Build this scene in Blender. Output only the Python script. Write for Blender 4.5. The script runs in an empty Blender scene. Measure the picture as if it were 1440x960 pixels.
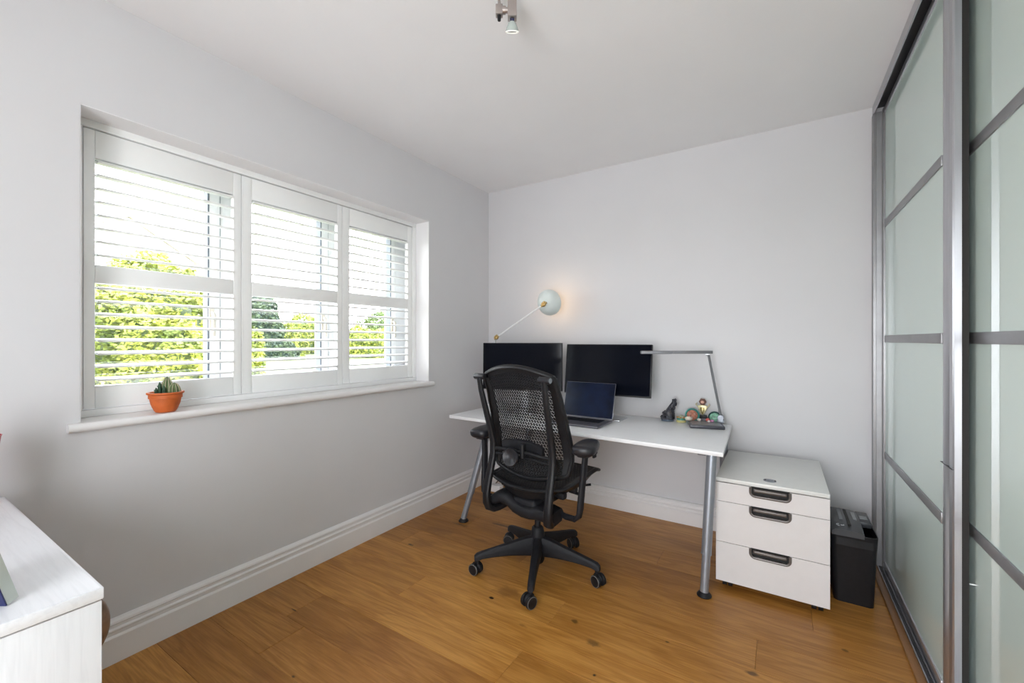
import bpy, bmesh, math, random
from mathutils import Vector, Matrix, noise
random.seed(7)
PI = math.pi
scn = bpy.context.scene
# ---------------------------------------------------------------- camera
cd = bpy.data.cameras.new('camera'); cam = bpy.data.objects.new('camera', cd)
scn.collection.objects.link(cam); scn.camera = cam
YAW = math.atan(377/600)
cam.location = (2.18, -3.113, 1.24)
cam.rotation_euler = (PI/2, 0, YAW)
cd.sensor_width = 36; cd.lens = 15.0; cd.shift_y = -2/1440; cd.clip_start = 0.02; cd.clip_end = 400
# ---------------------------------------------------------------- world: bright, thinly overcast sky
w = bpy.data.worlds.new('sky'); scn.world = w; w.use_nodes = True
nt = w.node_tree; nt.nodes.clear()
wo = nt.nodes.new('ShaderNodeOutputWorld'); bg = nt.nodes.new('ShaderNodeBackground')
tc = nt.nodes.new('ShaderNodeTexCoord'); sp = nt.nodes.new('ShaderNodeSeparateXYZ'); rp = nt.nodes.new('ShaderNodeValToRGB')
nt.links.new(tc.outputs['Generated'], sp.inputs[0]); nt.links.new(sp.outputs[2], rp.inputs[0])
rp.color_ramp.elements[0].position = 0.0; rp.color_ramp.elements[0].color = (0.955, 0.975, 1.0, 1)
rp.color_ramp.elements[1].position = 1.0; rp.color_ramp.elements[1].color = (0.84, 0.92, 1.0, 1)
nt.links.new(rp.outputs[0], bg.inputs[0]); bg.inputs[1].default_value = 11.0
nt.links.new(bg.outputs[0], wo.inputs[0])
# ---------------------------------------------------------------- exposure
scn.view_settings.view_transform = 'Standard'; scn.view_settings.look = 'None'
scn.view_settings.gamma = 1.0; scn.view_settings.use_curve_mapping = False
scn.view_settings.exposure = 0.27
# ---------------------------------------------------------------- daylight portals at the left window and the added rear one
def area(name, loc, rot, sx, sy, power=0, portal=False, color=(1, 1, 1)):
    l = bpy.data.lights.new(name, 'AREA'); l.shape = 'RECTANGLE'; l.size = sx; l.size_y = sy
    l.energy = power; l.color = color; l.cycles.is_portal = portal
    o = bpy.data.objects.new(name, l); scn.collection.objects.link(o); o.location = loc; o.rotation_euler = rot
    return o
area('daylight_portal', (-0.36, -1.71, 1.52), (0, -PI/2, 0), 1.17, 1.82, portal=True)
area('daylight_portal', (1.85, -4.36, 1.13), (PI/2, 0, 0), 1.3, 2.02, portal=True)

# ================================================================ helpers
def tree_mat(name):
    m = bpy.data.materials.new(name); m.use_nodes = True
    return m, m.node_tree, m.node_tree.nodes['Principled BSDF']
def mat(name, col, rough=0.5, metal=0.0, var=0.04, scale=20, bump=0.0, spec=None, coat=0, stretch=None, emit=None, es=0, bdist=0.002):
    m, t, p = tree_mat(name)
    n = t.nodes.new('ShaderNodeTexNoise'); n.inputs['Scale'].default_value = scale; n.inputs['Detail'].default_value = 4
    g = t.nodes.new('ShaderNodeTexCoord')
    if stretch:
        mp = t.nodes.new('ShaderNodeMapping'); mp.inputs['Scale'].default_value = stretch
        t.links.new(g.outputs['Object'], mp.inputs[0]); t.links.new(mp.outputs[0], n.inputs[0])
    else: t.links.new(g.outputs['Object'], n.inputs[0])
    r = t.nodes.new('ShaderNodeValToRGB')
    r.color_ramp.elements[0].position = .3; r.color_ramp.elements[1].position = .7
    r.color_ramp.elements[0].color = (*[c*(1-var) for c in col], 1)
    r.color_ramp.elements[1].color = (*[min(1, c*(1+var)) for c in col], 1)
    t.links.new(n.outputs[0], r.inputs[0]); t.links.new(r.outputs[0], p.inputs['Base Color'])
    p.inputs['Roughness'].default_value = rough; p.inputs['Metallic'].default_value = metal
    if spec is not None: p.inputs['Specular IOR Level'].default_value = spec
    if coat: p.inputs['Coat Weight'].default_value = coat; p.inputs['Coat Roughness'].default_value = .04
    if bump:
        b = t.nodes.new('ShaderNodeBump'); b.inputs['Strength'].default_value = bump; b.inputs['Distance'].default_value = bdist
        t.links.new(n.outputs[0], b.inputs['Height']); t.links.new(b.outputs[0], p.inputs['Normal'])
    if emit: p.inputs['Emission Color'].default_value = (*emit, 1); p.inputs['Emission Strength'].default_value = es
    return m

class MB:
    """collects shapes, builds ONE mesh object"""
    def __init__(s): s.bm = bmesh.new()
    def add(s, bm2, M=None):
        me = bpy.data.meshes.new('tmp'); bm2.to_mesh(me); bm2.free()
        if M is not None: me.transform(M)
        s.bm.from_mesh(me); bpy.data.meshes.remove(me); return s
    def box(s, x0, y0, z0, x1, y1, z1, bev=0, seg=2, M=None):
        b = bmesh.new(); bmesh.ops.create_cube(b, size=1)
        for v in b.verts: v.co = Vector(((x0+x1)/2+v.co.x*(x1-x0), (y0+y1)/2+v.co.y*(y1-y0), (z0+z1)/2+v.co.z*(z1-z0)))
        if bev: bmesh.ops.bevel(b, geom=b.edges[:], offset=bev, segments=seg, affect='EDGES', profile=.5)
        return s.add(b, M)
    def tube(s, pts, rad, seg=16, cap=True, flat=1.0, up=None):
        """swept round (or flattened) section through pts; rad number or list"""
        P = [Vector(p) for p in pts]; n = len(P)
        R = rad if isinstance(rad, (list, tuple)) else [rad]*n
        b = bmesh.new(); rings = []
        ref = Vector(up) if up else None; last = None
        for i in range(n):
            d = (P[min(i+1, n-1)]-P[max(i-1, 0)]).normalized()
            if ref is not None: a = ref - d*ref.dot(d)
            elif last is not None: a = last - d*last.dot(d)
            else:
                a = Vector((0, 0, 1)) if abs(d.z) < .9 else Vector((1, 0, 0)); a = a - d*a.dot(d)
            a.normalize(); last = a; c = d.cross(a)
            rings.append([b.verts.new(P[i]+R[i]*(math.cos(2*PI*k/seg)*a*flat+math.sin(2*PI*k/seg)*c)) for k in range(seg)])
        for i in range(n-1):
            for k in range(seg): b.faces.new((rings[i][k], rings[i][(k+1) % seg], rings[i+1][(k+1) % seg], rings[i+1][k]))
        if cap: b.faces.new(rings[0][::-1]); b.faces.new(rings[-1])
        return s.add(b)
    def lathe(s, prof, M=None, seg=32):
        """prof: (r, z) list, revolved about z"""
        b = bmesh.new(); rings = []
        for r, z in prof:
            if r < 1e-6: rings.append([b.verts.new((0, 0, z))])
            else: rings.append([b.verts.new((r*math.cos(2*PI*k/seg), r*math.sin(2*PI*k/seg), z)) for k in range(seg)])
        for A, B in zip(rings, rings[1:]):
            for k in range(seg):
                q = [A[k % len(A)], A[(k+1) % len(A)], B[(k+1) % len(B)], B[k % len(B)]]
                u = []
                for v in q:
                    if v not in u: u.append(v)
                if len(u) > 2: b.faces.new(u)
        if len(rings[0]) > 1 and len(rings[-1]) > 1 and False: pass
        return s.add(b, M)
    def sphere(s, c, r, seg=16, M=None):
        b = bmesh.new(); bmesh.ops.create_uvsphere(b, u_segments=seg, v_segments=max(6, seg//2), radius=1)
        r = Vector(r) if not isinstance(r, (int, float)) else Vector((r, r, r))
        for v in b.verts: v.co = Vector((v.co.x*r.x, v.co.y*r.y, v.co.z*r.z))+Vector(c)
        return s.add(b, M)
    def prism(s, poly, z0, z1, bev=0, M=None):
        """poly xy outline extruded in z"""
        b = bmesh.new(); f = b.faces.new([b.verts.new((x, y, z0)) for x, y in poly])
        e = bmesh.ops.extrude_face_region(b, geom=[f])
        for v in e['geom']:
            if isinstance(v, bmesh.types.BMVert): v.co.z = z1
        bmesh.ops.recalc_face_normals(b, faces=b.faces)
        if bev: bmesh.ops.bevel(b, geom=b.edges[:], offset=bev, segments=2, affect='EDGES', profile=.5)
        return s.add(b, M)
    def loft(s, rings, cap=True, closed=True):
        b = bmesh.new(); R = [[b.verts.new(p) for p in r] for r in rings]; n = len(R[0])
        for A, B in zip(R, R[1:]):
            for k in range(n if closed else n-1): b.faces.new((A[k], A[(k+1) % n], B[(k+1) % n], B[k]))
        if cap: b.faces.new(R[0][::-1]); b.faces.new(R[-1])
        return s.add(b)
    def build(s, name, m, parent=None, loc=(0, 0, 0), rot=(0, 0, 0), smooth=35, recalc=True, **props):
        if recalc: bmesh.ops.recalc_face_normals(s.bm, faces=s.bm.faces)
        me = bpy.data.meshes.new(name); s.bm.to_mesh(me); s.bm.free()
        me.materials.append(m)
        if smooth:
            for p in me.polygons: p.use_smooth = True
            me.set_sharp_from_angle(angle=math.radians(smooth))
        o = bpy.data.objects.new(name, me); scn.collection.objects.link(o)
        o.location = loc; o.rotation_euler = rot
        if parent is not None: o.parent = parent
        for k, v in props.items(): o[k] = v
        return o
def thing(name, label, cat, loc=(0, 0, 0), rz=0, group=None):
    o = bpy.data.objects.new(name, None); scn.collection.objects.link(o); o.empty_display_size = .05
    o.location = loc; o.rotation_euler = (0, 0, rz); o['label'] = label; o['category'] = cat
    if group: o['group'] = group
    return o
def T(*v): return Matrix.Translation(v)
def RX(a): return Matrix.Rotation(a, 4, 'X')
def RY(a): return Matrix.Rotation(a, 4, 'Y')
def RZ(a): return Matrix.Rotation(a, 4, 'Z')
def toward(p, d):
    """matrix at p whose local z looks along d"""
    return Matrix.Translation(p) @ Vector(d).to_track_quat('Z', 'Y').to_matrix().to_4x4()
def share(o, name, loc, parent, rot=None):
    c = o.copy(); c.name = name; scn.collection.objects.link(c); c.parent = parent; c.location = loc
    if rot: c.rotation_euler = rot
    return c

# ================================================================ materials
M_wall = mat('wall_paint', (.685, .675, .69), .75, var=.012, scale=3, bump=.05, spec=.3)
M_ceil = mat('ceiling_paint', (.87, .86, .87), .85, var=.01, scale=3, spec=.2)
M_trim = mat('trim_gloss_white', (.83, .81, .81), .35, var=.015, scale=8)
M_shut = mat('shutter_white', (.92, .92, .915), .4, var=.01, scale=10)
M_upvc = mat('upvc_white', (.86, .87, .88), .3, var=.01)
M_gasket = mat('gasket_grey', (.16, .18, .21), .6)
M_brass = mat('brass', (.55, .38, .16), .28, 1.0, var=.15, scale=60)
M_black = mat('black_plastic', (.009, .009, .011), .45, spec=.35, var=.15, scale=60, bump=.08)
M_blackmatte = mat('black_matte_plastic', (.010, .010, .013), .58, spec=.3, var=.2, scale=40, bump=.1)
M_armpad = mat('arm_pad_rubber', (.014, .014, .018), .36, spec=.4, var=.1)
M_mesh = mat('black_lattice', (.010, .010, .012), .5, spec=.3, var=.1)
M_screen = mat('screen_glass', (.003, .004, .008), .09, var=.1, spec=.16)
M_laptopscreen = mat('laptop_screen_glass', (.004, .010, .034), .10, var=.5, scale=9, spec=.2)
M_bezel = mat('monitor_shell', (.008, .008, .010), .4, spec=.3)
M_alu = mat('space_grey_aluminium', (.20, .20, .225), .38, .7, var=.04)
M_silver = mat('silver_aluminium', (.66, .67, .70), .3, .85, var=.04)
M_frame = mat('wardrobe_aluminium', (.50, .50, .53), .32, .85, var=.05, scale=6, stretch=(40, 40, .6))
M_bar = mat('wardrobe_bar_aluminium', (.33, .33, .34), .42, .7, var=.05)
M_trackdark = mat('track_dark_metal', (.07, .07, .075), .45, .5)
M_leg = mat('desk_leg_grey', (.30, .32, .36), .38, .55, var=.05)
M_lampgrey = mat('lamp_arm_grey', (.20, .20, .215), .4, .35)
M_desk = mat('desk_white_laminate', (.88, .88, .90), .3, var=.01)
M_cab = mat('cabinet_white_foil', (.74, .71, .705), .35, var=.015)
M_cabtop = mat('cabinet_top_white', (.76, .76, .74), .32, var=.015)
M_bronze = mat('handle_bronze_metal', (.17, .15, .14), .4, .4, var=.1)
M_dark = mat('dark_recess', (.02, .018, .017), .7)
M_lampwhite = mat('lamp_enamel_pale_green', (.70, .75, .73), .35, var=.02)
M_whitemetal = mat('white_painted_metal', (.85, .85, .85), .3)
M_terra = mat('terracotta', (.60, .13, .025), .6, var=.12, scale=25, bump=.15)
M_soil = mat('soil', (.06, .04, .03), .95, var=.4, scale=120, bump=.6)
M_glassbulb = mat('bulb_glass', (.42, .47, .44), .08, var=.05, spec=.8)
M_nickel = mat('brushed_nickel', (.45, .40, .38), .35, .85, var=.06)
M_led = mat('halogen_lens', (.95, .95, .9), .2, emit=(1, .97, .9), es=.35)

def mat_floor():
    m, t, p = tree_mat('oak_planks'); L = t.links.new
    ge = t.nodes.new('ShaderNodeNewGeometry'); oi = t.nodes.new('ShaderNodeObjectInfo')
    comb = t.nodes.new('ShaderNodeCombineXYZ'); L(oi.outputs['Random'], comb.inputs[2])
    ml = t.nodes.new('ShaderNodeVectorMath'); ml.operation = 'MULTIPLY'; ml.inputs[1].default_value = (0, 0, 37); L(comb.outputs[0], ml.inputs[0])
    ad = t.nodes.new('ShaderNodeVectorMath'); L(ge.outputs['Position'], ad.inputs[0]); L(ml.outputs[0], ad.inputs[1])
    def nz(scale, st, detail=5, dist=0):
        mp = t.nodes.new('ShaderNodeMapping'); mp.inputs['Scale'].default_value = st; L(ad.outputs[0], mp.inputs[0])
        n = t.nodes.new('ShaderNodeTexNoise'); n.inputs['Scale'].default_value = scale; n.inputs['Detail'].default_value = detail
        n.inputs['Distortion'].default_value = dist; L(mp.outputs[0], n.inputs[0]); return n
    g1 = nz(1, (1.1, 9, 1), 4, 1.2)       # broad cathedral figure
    g2 = nz(1, (8, 180, 1), 3)           # fine fibre
    wv = t.nodes.new('ShaderNodeMath'); wv.operation = 'MULTIPLY'; wv.inputs[1].default_value = 34; L(g1.outputs[0], wv.inputs[0])
    sn = t.nodes.new('ShaderNodeMath'); sn.operation = 'SINE'; L(wv.outputs[0], sn.inputs[0])
    rm = t.nodes.new('ShaderNodeMapRange'); rm.inputs[1].default_value = -1; rm.inputs[2].default_value = 1; L(sn.outputs[0], rm.inputs[0])
    a = t.nodes.new('ShaderNodeMix'); a.data_type = 'RGBA'; L(rm.outputs[0], a.inputs[0])
    a.inputs[6].default_value = (.43, .195, .040, 1); a.inputs[7].default_value = (.53, .26, .062, 1)
    b = t.nodes.new('ShaderNodeMix'); b.data_type = 'RGBA'; b.blend_type = 'MULTIPLY'
    r2 = t.nodes.new('ShaderNodeValToRGB'); L(g2.outputs[0], r2.inputs[0])
    r2.color_ramp.elements[0].position = .3; r2.color_ramp.elements[0].color = (.80, .76, .70, 1)
    r2.color_ramp.elements[1].position = .62; r2.color_ramp.elements[1].color = (1.03, 1.03, 1.03, 1)
    b.inputs[0].default_value = 1; L(a.outputs[2], b.inputs[6]); L(r2.outputs[0], b.inputs[7])
    # tone of each plank
    r3 = t.nodes.new('ShaderNodeValToRGB'); L(oi.outputs['Random'], r3.inputs[0])
    r3.color_ramp.elements[0].color = (.76, .70, .64, 1); r3.color_ramp.elements[1].color = (1.12, 1.12, 1.12, 1)
    c = t.nodes.new('ShaderNodeMix'); c.data_type = 'RGBA'; c.blend_type = 'MULTIPLY'; c.inputs[0].default_value = 1
    L(b.outputs[2], c.inputs[6]); L(r3.outputs[0], c.inputs[7])
    last = c.outputs[2]
    # warm cloudy patches
    g3 = nz(1, (3, 9, 1), 3); r4 = t.nodes.new('ShaderNodeValToRGB'); L(g3.outputs[0], r4.inputs[0])
    r4.color_ramp.elements[0].position = .3; r4.color_ramp.elements[0].color = (.86, .80, .70, 1)
    r4.color_ramp.elements[1].position = .6; r4.color_ramp.elements[1].color = (1.04, 1.04, 1.04, 1)
    d = t.nodes.new('ShaderNodeMix'); d.data_type = 'RGBA'; d.blend_type = 'MULTIPLY'; d.inputs[0].default_value = 1
    L(last, d.inputs[6]); L(r4.outputs[0], d.inputs[7]); last = d.outputs[2]
    # knots of the boards: place, size, elongation
    wob = nz(1, (22, 22, 1), 3)
    for (kx, ky, rx, ry, dark) in ((1.004, -1.427, .022, .014, 1), (1.05, -1.345, .075, .05, .5), (.28, -1.25, .04, .018, .9), (.33, -1.20, .10, .05, .35),
                              (1.598, -1.614, .016, .016, 1), (1.535, -1.458, .05, .035, .6), (1.41, -1.373, .03, .02, .6),
                              (2.09, -1.295, .035, .02, .7), (1.787, -1.289, .015, .01, .8), (.60, -.73, .13, .022, .7), (.36, -.87, .10, .025, .6),
                              (.285, -1.985, .05, .006, .9), (.30, -1.01, .12, .05, .35), (.62, -.98, .05, .02, .5), (2.40, -.96, .02, .012, .6),
                              (.66, -2.21, .02, .012, .8), (1.23, -1.52, .02, .01, .5)):
        if dark > .55: rx, ry = rx*.6, ry*.6
        s = t.nodes.new('ShaderNodeVectorMath'); s.operation = 'SUBTRACT'; s.inputs[1].default_value = (kx, ky, 0); L(ge.outputs['Position'], s.inputs[0])
        q = t.nodes.new('ShaderNodeVectorMath'); q.operation = 'MULTIPLY'; q.inputs[1].default_value = (1/rx, 1/ry, 0); L(s.outputs[0], q.inputs[0])
        le = t.nodes.new('ShaderNodeVectorMath'); le.operation = 'LENGTH'; L(q.outputs[0], le.inputs[0])
        wa = t.nodes.new('ShaderNodeMath'); wa.operation = 'MULTIPLY_ADD'; wa.inputs[1].default_value = 2.2; L(wob.outputs[0], wa.inputs[0]); L(le.outputs['Value'], wa.inputs[2])
        mr = t.nodes.new('ShaderNodeMapRange'); mr.inputs[1].default_value = 1.6; mr.inputs[2].default_value = 2.25; mr.inputs[3].default_value = dark; mr.inputs[4].default_value = 0
        L(wa.outputs[0], mr.inputs[0])
        k = t.nodes.new('ShaderNodeMix'); k.data_type = 'RGBA'; L(mr.outputs[0], k.inputs[0]); L(last, k.inputs[6])
        k.inputs[7].default_value = (.022, .009, .004, 1) if dark > .55 else (.17, .06, .014, 1); last = k.outputs[2]
    L(last, p.inputs['Base Color']); p.inputs['Roughness'].default_value = .36; p.inputs['Specular IOR Level'].default_value = .4
    bp = t.nodes.new('ShaderNodeBump'); bp.inputs['Strength'].default_value = .12; bp.inputs['Distance'].default_value = .002
    L(g2.outputs[0], bp.inputs['Height']); L(bp.outputs[0], p.inputs['Normal'])
    return m
M_oak = mat_floor()
M_oaktrim = mat('oak_threshold', (.30, .14, .05), .38, var=.15, scale=8, stretch=(60, 2, 1))
M_glass_panel = mat('pale_green_back_painted_glass', (.64, .755, .71), .03, var=.01, scale=2, spec=.6)
def mat_clear():
    m, t, p = tree_mat('clear_window_glass'); t.nodes.remove(p)
    out = t.nodes['Material Output']; tr = t.nodes.new('ShaderNodeBsdfTransparent'); gl = t.nodes.new('ShaderNodeBsdfGlossy'); gl.inputs['Roughness'].default_value = .02
    n = t.nodes.new('ShaderNodeTexNoise'); n.inputs['Scale'].default_value = 3
    r = t.nodes.new('ShaderNodeMapRange'); r.inputs[3].default_value = .04; r.inputs[4].default_value = .06
    mx = t.nodes.new('ShaderNodeMixShader'); t.links.new(n.outputs[0], r.inputs[0]); t.links.new(r.outputs[0], mx.inputs[0])
    t.links.new(tr.outputs[0], mx.inputs[1]); t.links.new(gl.outputs[0], mx.inputs[2]); t.links.new(mx.outputs[0], out.inputs[0])
    return m
M_clear = mat_clear()
def mat_painted_wood():
    m, t, p = tree_mat('white_stained_wood'); L = t.links.new
    g = t.nodes.new('ShaderNodeTexCoord'); mp = t.nodes.new('ShaderNodeMapping'); mp.inputs['Scale'].default_value = (3, 50, 50); L(g.outputs['Object'], mp.inputs[0])
    n = t.nodes.new('ShaderNodeTexNoise'); n.inputs['Scale'].default_value = 2.2; n.inputs['Detail'].default_value = 5; n.inputs['Distortion'].default_value = .6; L(mp.outputs[0], n.inputs[0])
    r = t.nodes.new('ShaderNodeValToRGB'); L(n.outputs[0], r.inputs[0]); L(r.outputs[0], p.inputs['Base Color'])
    r.color_ramp.elements[0].position = .32; r.color_ramp.elements[0].color = (.76, .76, .79, 1); r.color_ramp.elements[1].position = .55; r.color_ramp.elements[1].color = (.81, .81, .84, 1)
    b = t.nodes.new('ShaderNodeBump'); b.inputs['Strength'].default_value = .2; b.inputs['Distance'].default_value = .001; L(n.outputs[0], b.inputs['Height']); L(b.outputs[0], p.inputs['Normal'])
    p.inputs['Roughness'].default_value = .45
    return m
M_pwood = mat_painted_wood()
M_pwoodv = M_pwood.copy(); M_pwoodv.name = 'white_stained_wood_upright'
for nd in M_pwoodv.node_tree.nodes:
    if nd.type == 'MAPPING': nd.inputs['Scale'].default_value = (50, 50, 3)
def mat_leaf(name, c1, c2):
    m, t, p = tree_mat(name); L = t.links.new
    g = t.nodes.new('ShaderNodeTexCoord'); n = t.nodes.new('ShaderNodeTexNoise'); n.inputs['Scale'].default_value = 3.5; L(g.outputs['Object'], n.inputs[0])
    r = t.nodes.new('ShaderNodeValToRGB'); L(n.outputs[0], r.inputs[0]); L(r.outputs[0], p.inputs['Base Color'])
    r.color_ramp.elements[0].position = .38; r.color_ramp.elements[0].color = (*c1, 1); r.color_ramp.elements[1].position = .62; r.color_ramp.elements[1].color = (*c2, 1)
    p.inputs['Roughness'].default_value = .6
    p.inputs['Subsurface Weight'].default_value = 0
    return m
M_leaf_y = mat_leaf('leaf_yellow_green', (.11, .15, .02), (.38, .40, .07))
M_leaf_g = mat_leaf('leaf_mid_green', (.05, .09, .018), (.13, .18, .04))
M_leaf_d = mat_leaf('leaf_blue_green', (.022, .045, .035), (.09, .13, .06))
M_grass = mat('lawn', (.085, .11, .035), .9, var=.3, scale=3)
M_bark = mat('bark', (.06, .045, .03), .9, var=.3, bump=.5)

# ================================================================ the room
YB = -.03; H = 2.535; YN = -4.3; XR = 3.30
WY0, WY1, WZ0, WZ1 = -2.63, -.788, .905, 2.112     # window opening in the left wall
def wall_hole(name, mb_boxes, m=M_wall):
    b = MB()
    for q in mb_boxes: b.box(*q)
    return b.build(name, m, smooth=0, kind='structure')
wall_hole('wall_left', [(-.32, YN-.3, 0, 0, WY0, H), (-.32, WY1, 0, 0, YB, H), (-.32, WY0, 0, 0, WY1, WZ0), (-.32, WY0, WZ1, 0, WY1, H)])
wall_hole('wall_back', [(-.32, YB, 0, XR+.1, YB+.15, H)])
wall_hole('wall_right', [(XR, YN-.3, 0, XR+.1, YB, H)])
wall_hole('wall_near', [(0, YN-.3, 0, 1.2, YN, H), (2.5, YN-.3, 0, XR, YN, H), (1.2, YN-.3, 0, 2.5, YN, .12), (1.2, YN-.3, 2.15, 2.5, YN, H)])  # opening left for the added window that brings daylight
MB().box(-.32, YN-.3, H, XR+.1, YB+.15, H+.12).build('ceiling', M_ceil, smooth=0, kind='structure')
# unseen window behind the camera, added to let in more daylight
w2 = MB().box(1.2, YN-.22, .12, 1.26, YN-.15, 2.15).box(2.44, YN-.22, .12, 2.5, YN-.15, 2.15).box(1.26, YN-.22, .12, 2.44, YN-.15, .18).box(1.26, YN-.22, 2.09, 2.44, YN-.15, 2.15).box(1.83, YN-.22, .18, 1.87, YN-.15, 2.09).build('added_rear_window', M_upvc, kind='structure')
MB().box(1.26, YN-.19, .18, 2.44, YN-.18, 2.09).build('glass_pane', M_clear, w2)

# floor: sub floor + planks
fl = MB().box(-.1, YN-.3, -.08, XR, YB+.02, -.012).build('floor', M_dark, smooth=0, kind='structure')
rowoff = {0: 2.30, 1: .95, 2: .20, 3: 1.32, 4: .605, 5: 1.307, 6: .30, 7: .435, 8: 1.35, -1: 1.6, -2: .5, -3: 1.9, -4: 1.1}
y_top = -.885+.1905*1     # joint above row 0
k = 0
for r in range(-4, 18):
    y1 = -.885 + .1905*(1-r); y0 = y1-.1905
    y1c = min(y1, YB); y0c = max(y0, YN)
    if y1c-y0c < .02: continue
    off = rowoff.get(r, (r*.73) % 1.9)
    x = off-1.9*2
    while x < 2.62:
        xa, xb = max(x, -.0), min(x+1.9, 2.615)
        if xb-xa > .01:
            dz = random.uniform(-.0003, .0003)
            MB().box(xa+.0003, y0c+.0003, -.012, xb-.0003, y1c-.0003, dz, bev=.0008, seg=1).build('plank', M_oak, fl, smooth=0)
            k += 1
        x += 1.9
# baseboards, moulded profile (distance from wall, height)
PROF = [(0, 0), (.02, 0), (.02, .098), (.017, .103), (.013, .106), (.013, .118), (.018, .122), (.018, .128), (.011, .133), (.011, .143), (.015, .148), (.013, .156), (.006, .163), (.003, .168), (0, .168)]
def baseboard(name, a, b, n, thick=1.0, extra=0, hs=1.0):
    n = Vector(n)
    mb = MB(); mb.loft([[Vector(q)+n*(extra*(1 if d > 0 else 0)+d*thick)+Vector((0, 0, h*hs)) for d, h in PROF] for q in (a, b)])
    return mb.build(name, M_trim, smooth=25, kind='structure')
baseboard('baseboard_left', (0, YN, 0), (0, YB, 0), (1, 0, 0))
baseboard('baseboard_back', (.0, YB, 0), (2.63, YB, 0), (0, -1, 0), extra=.016, hs=.86)
# window sill board
MB().loft([[Vector((x, y, z)) for x, z in ((-.29, .905), (.022, .905), (.03, .910), (.034, .918), (.032, .930), (.025, .936), (-.29, .936))] for y in (-2.665, -2.664, -.763, -.762)]).build('trim_1', M_trim, smooth=40, kind='structure')
rv = MB()
rv.box(-.245, -2.6295, 2.1085, -.001, -.7885, 2.1115).box(-.245, -2.6295, .937, -.001, -2.6275, 2.108).box(-.245, -.7905, .937, -.001, -.7885, 2.108)
rv.build('bounce_light_lining', M_ceil, smooth=0, kind='structure')  # added lining, painted whiter to stand in for light bounced onto the reveal
# outer window: upvc frame, mullions with opening sashes, glass, handles
wx0, wx1 = -.31, -.245
f = MB()
f.box(wx0, -2.63, .936, wx1, -.788, .995, .004).box(wx0, -2.63, 2.045, wx1, -.788, 2.112, .004)
f.box(wx0, -2.63, .995, wx1, -2.60, 2.045, .004).box(wx0, -.885, .995, wx1, -.788, 2.045, .004)
f.box(wx0, -2.060, .995, wx1, -1.975, 2.045, .004).box(wx0, -1.445, .995, wx1, -1.35, 2.045, .004)
wf = f.build('window_1', M_upvc, kind='structure')
for (ya, yb, za, zb) in ((-2.598, -2.064, .995, 2.045), (-1.973, -1.449, .995, 2.045), (-1.348, -.889, .995, 2.045)):
    s = MB(); t_ = .050; t2 = .040
    s.box(wx0+.005, ya, za, wx1+.012, ya+t2, zb, .006).box(wx0+.005, yb-t_, za, wx1+.012, yb, zb, .006)
    s.box(wx0+.005, ya+t2, za, wx1+.012, yb-t_, za+t_*.8, .006).box(wx0+.005, ya+t2, zb-t_*.8, wx1+.012, yb-t_, zb, .006)
    sash = s.build('sash', M_upvc, wf)
    A, B, C, D = ya+t2, yb-t_, za+t_*.8, zb-t_*.8
    MB().box(-.285, A, C, -.280, B, D).build('glass_pane', M_clear, sash)
    g = MB(); e = .008
    g.box(-.279, A, C, wx1+.014, A+e, D).box(-.279, B-e, C, wx1+.014, B, D).box(-.279, A+e, C, wx1+.014, B-e, C+e).box(-.279, A+e, D-e, wx1+.014, B-e, D)
    g.build('gasket', M_gasket, sash, smooth=0)
    MB().box(wx1-.02, yb, za, wx1+.004, yb+.0038, zb).build('rebate_seal', M_gasket, sash, smooth=0)
    h = MB().box(wx1+.012, yb-.055, 1.30, wx1+.022, yb-.03, 1.40, .004).tube([(wx1+.03, yb-.042, 1.375), (wx1+.045, yb-.042, 1.365), (wx1+.045, yb-.044, 1.26)], .009, 10)
    h.build('window_handle', mat('handle_beige', (.55, .50, .44), .4), sash)
# shutter frame lining
sf = MB()
sf.box(-.165, -2.63, .936, -.125, -.79, .964, .003).box(-.165, -2.63, 2.080, -.125, -.79, 2.112, .003)
sf.box(-.165, -2.63, .964, -.125, -2.594, 2.080, .003).box(-.165, -.822, .964, -.125, -.79, 2.080, .003)
sf.build('trim_2', M_shut, kind='structure')
M_gap = mat('gap_bead_brass_toned', (.55, .47, .25), .5)
def louvre_mesh(L):
    pts = []
    for i in range(16):
        a = 2*PI*i/16; pts.append((math.copysign(abs(math.cos(a))**.8, math.cos(a))*.029, math.copysign(abs(math.sin(a))**.45, math.sin(a))*.0056))
    b = MB().loft([[Vector((x, y, z)) for x, z in pts] for y in (0, L)])
    b.tube([(0, -.006, 0), (0, 0, 0)], .004, 8); b.tube([(0, L, 0), (0, L+.006, 0)], .004, 8)
    return b
panels = [(-2.592, -2.012, -2.557, -2.049, 'white plantation shutter panel nearest the cactus pot, leftmost of three'),
          (-2.010, -1.422, -1.961, -1.459, 'white plantation shutter panel in the middle of the window'),
          (-1.420, -.824, -1.370, -.872, 'white plantation shutter panel at the right end of the window')]
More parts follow.
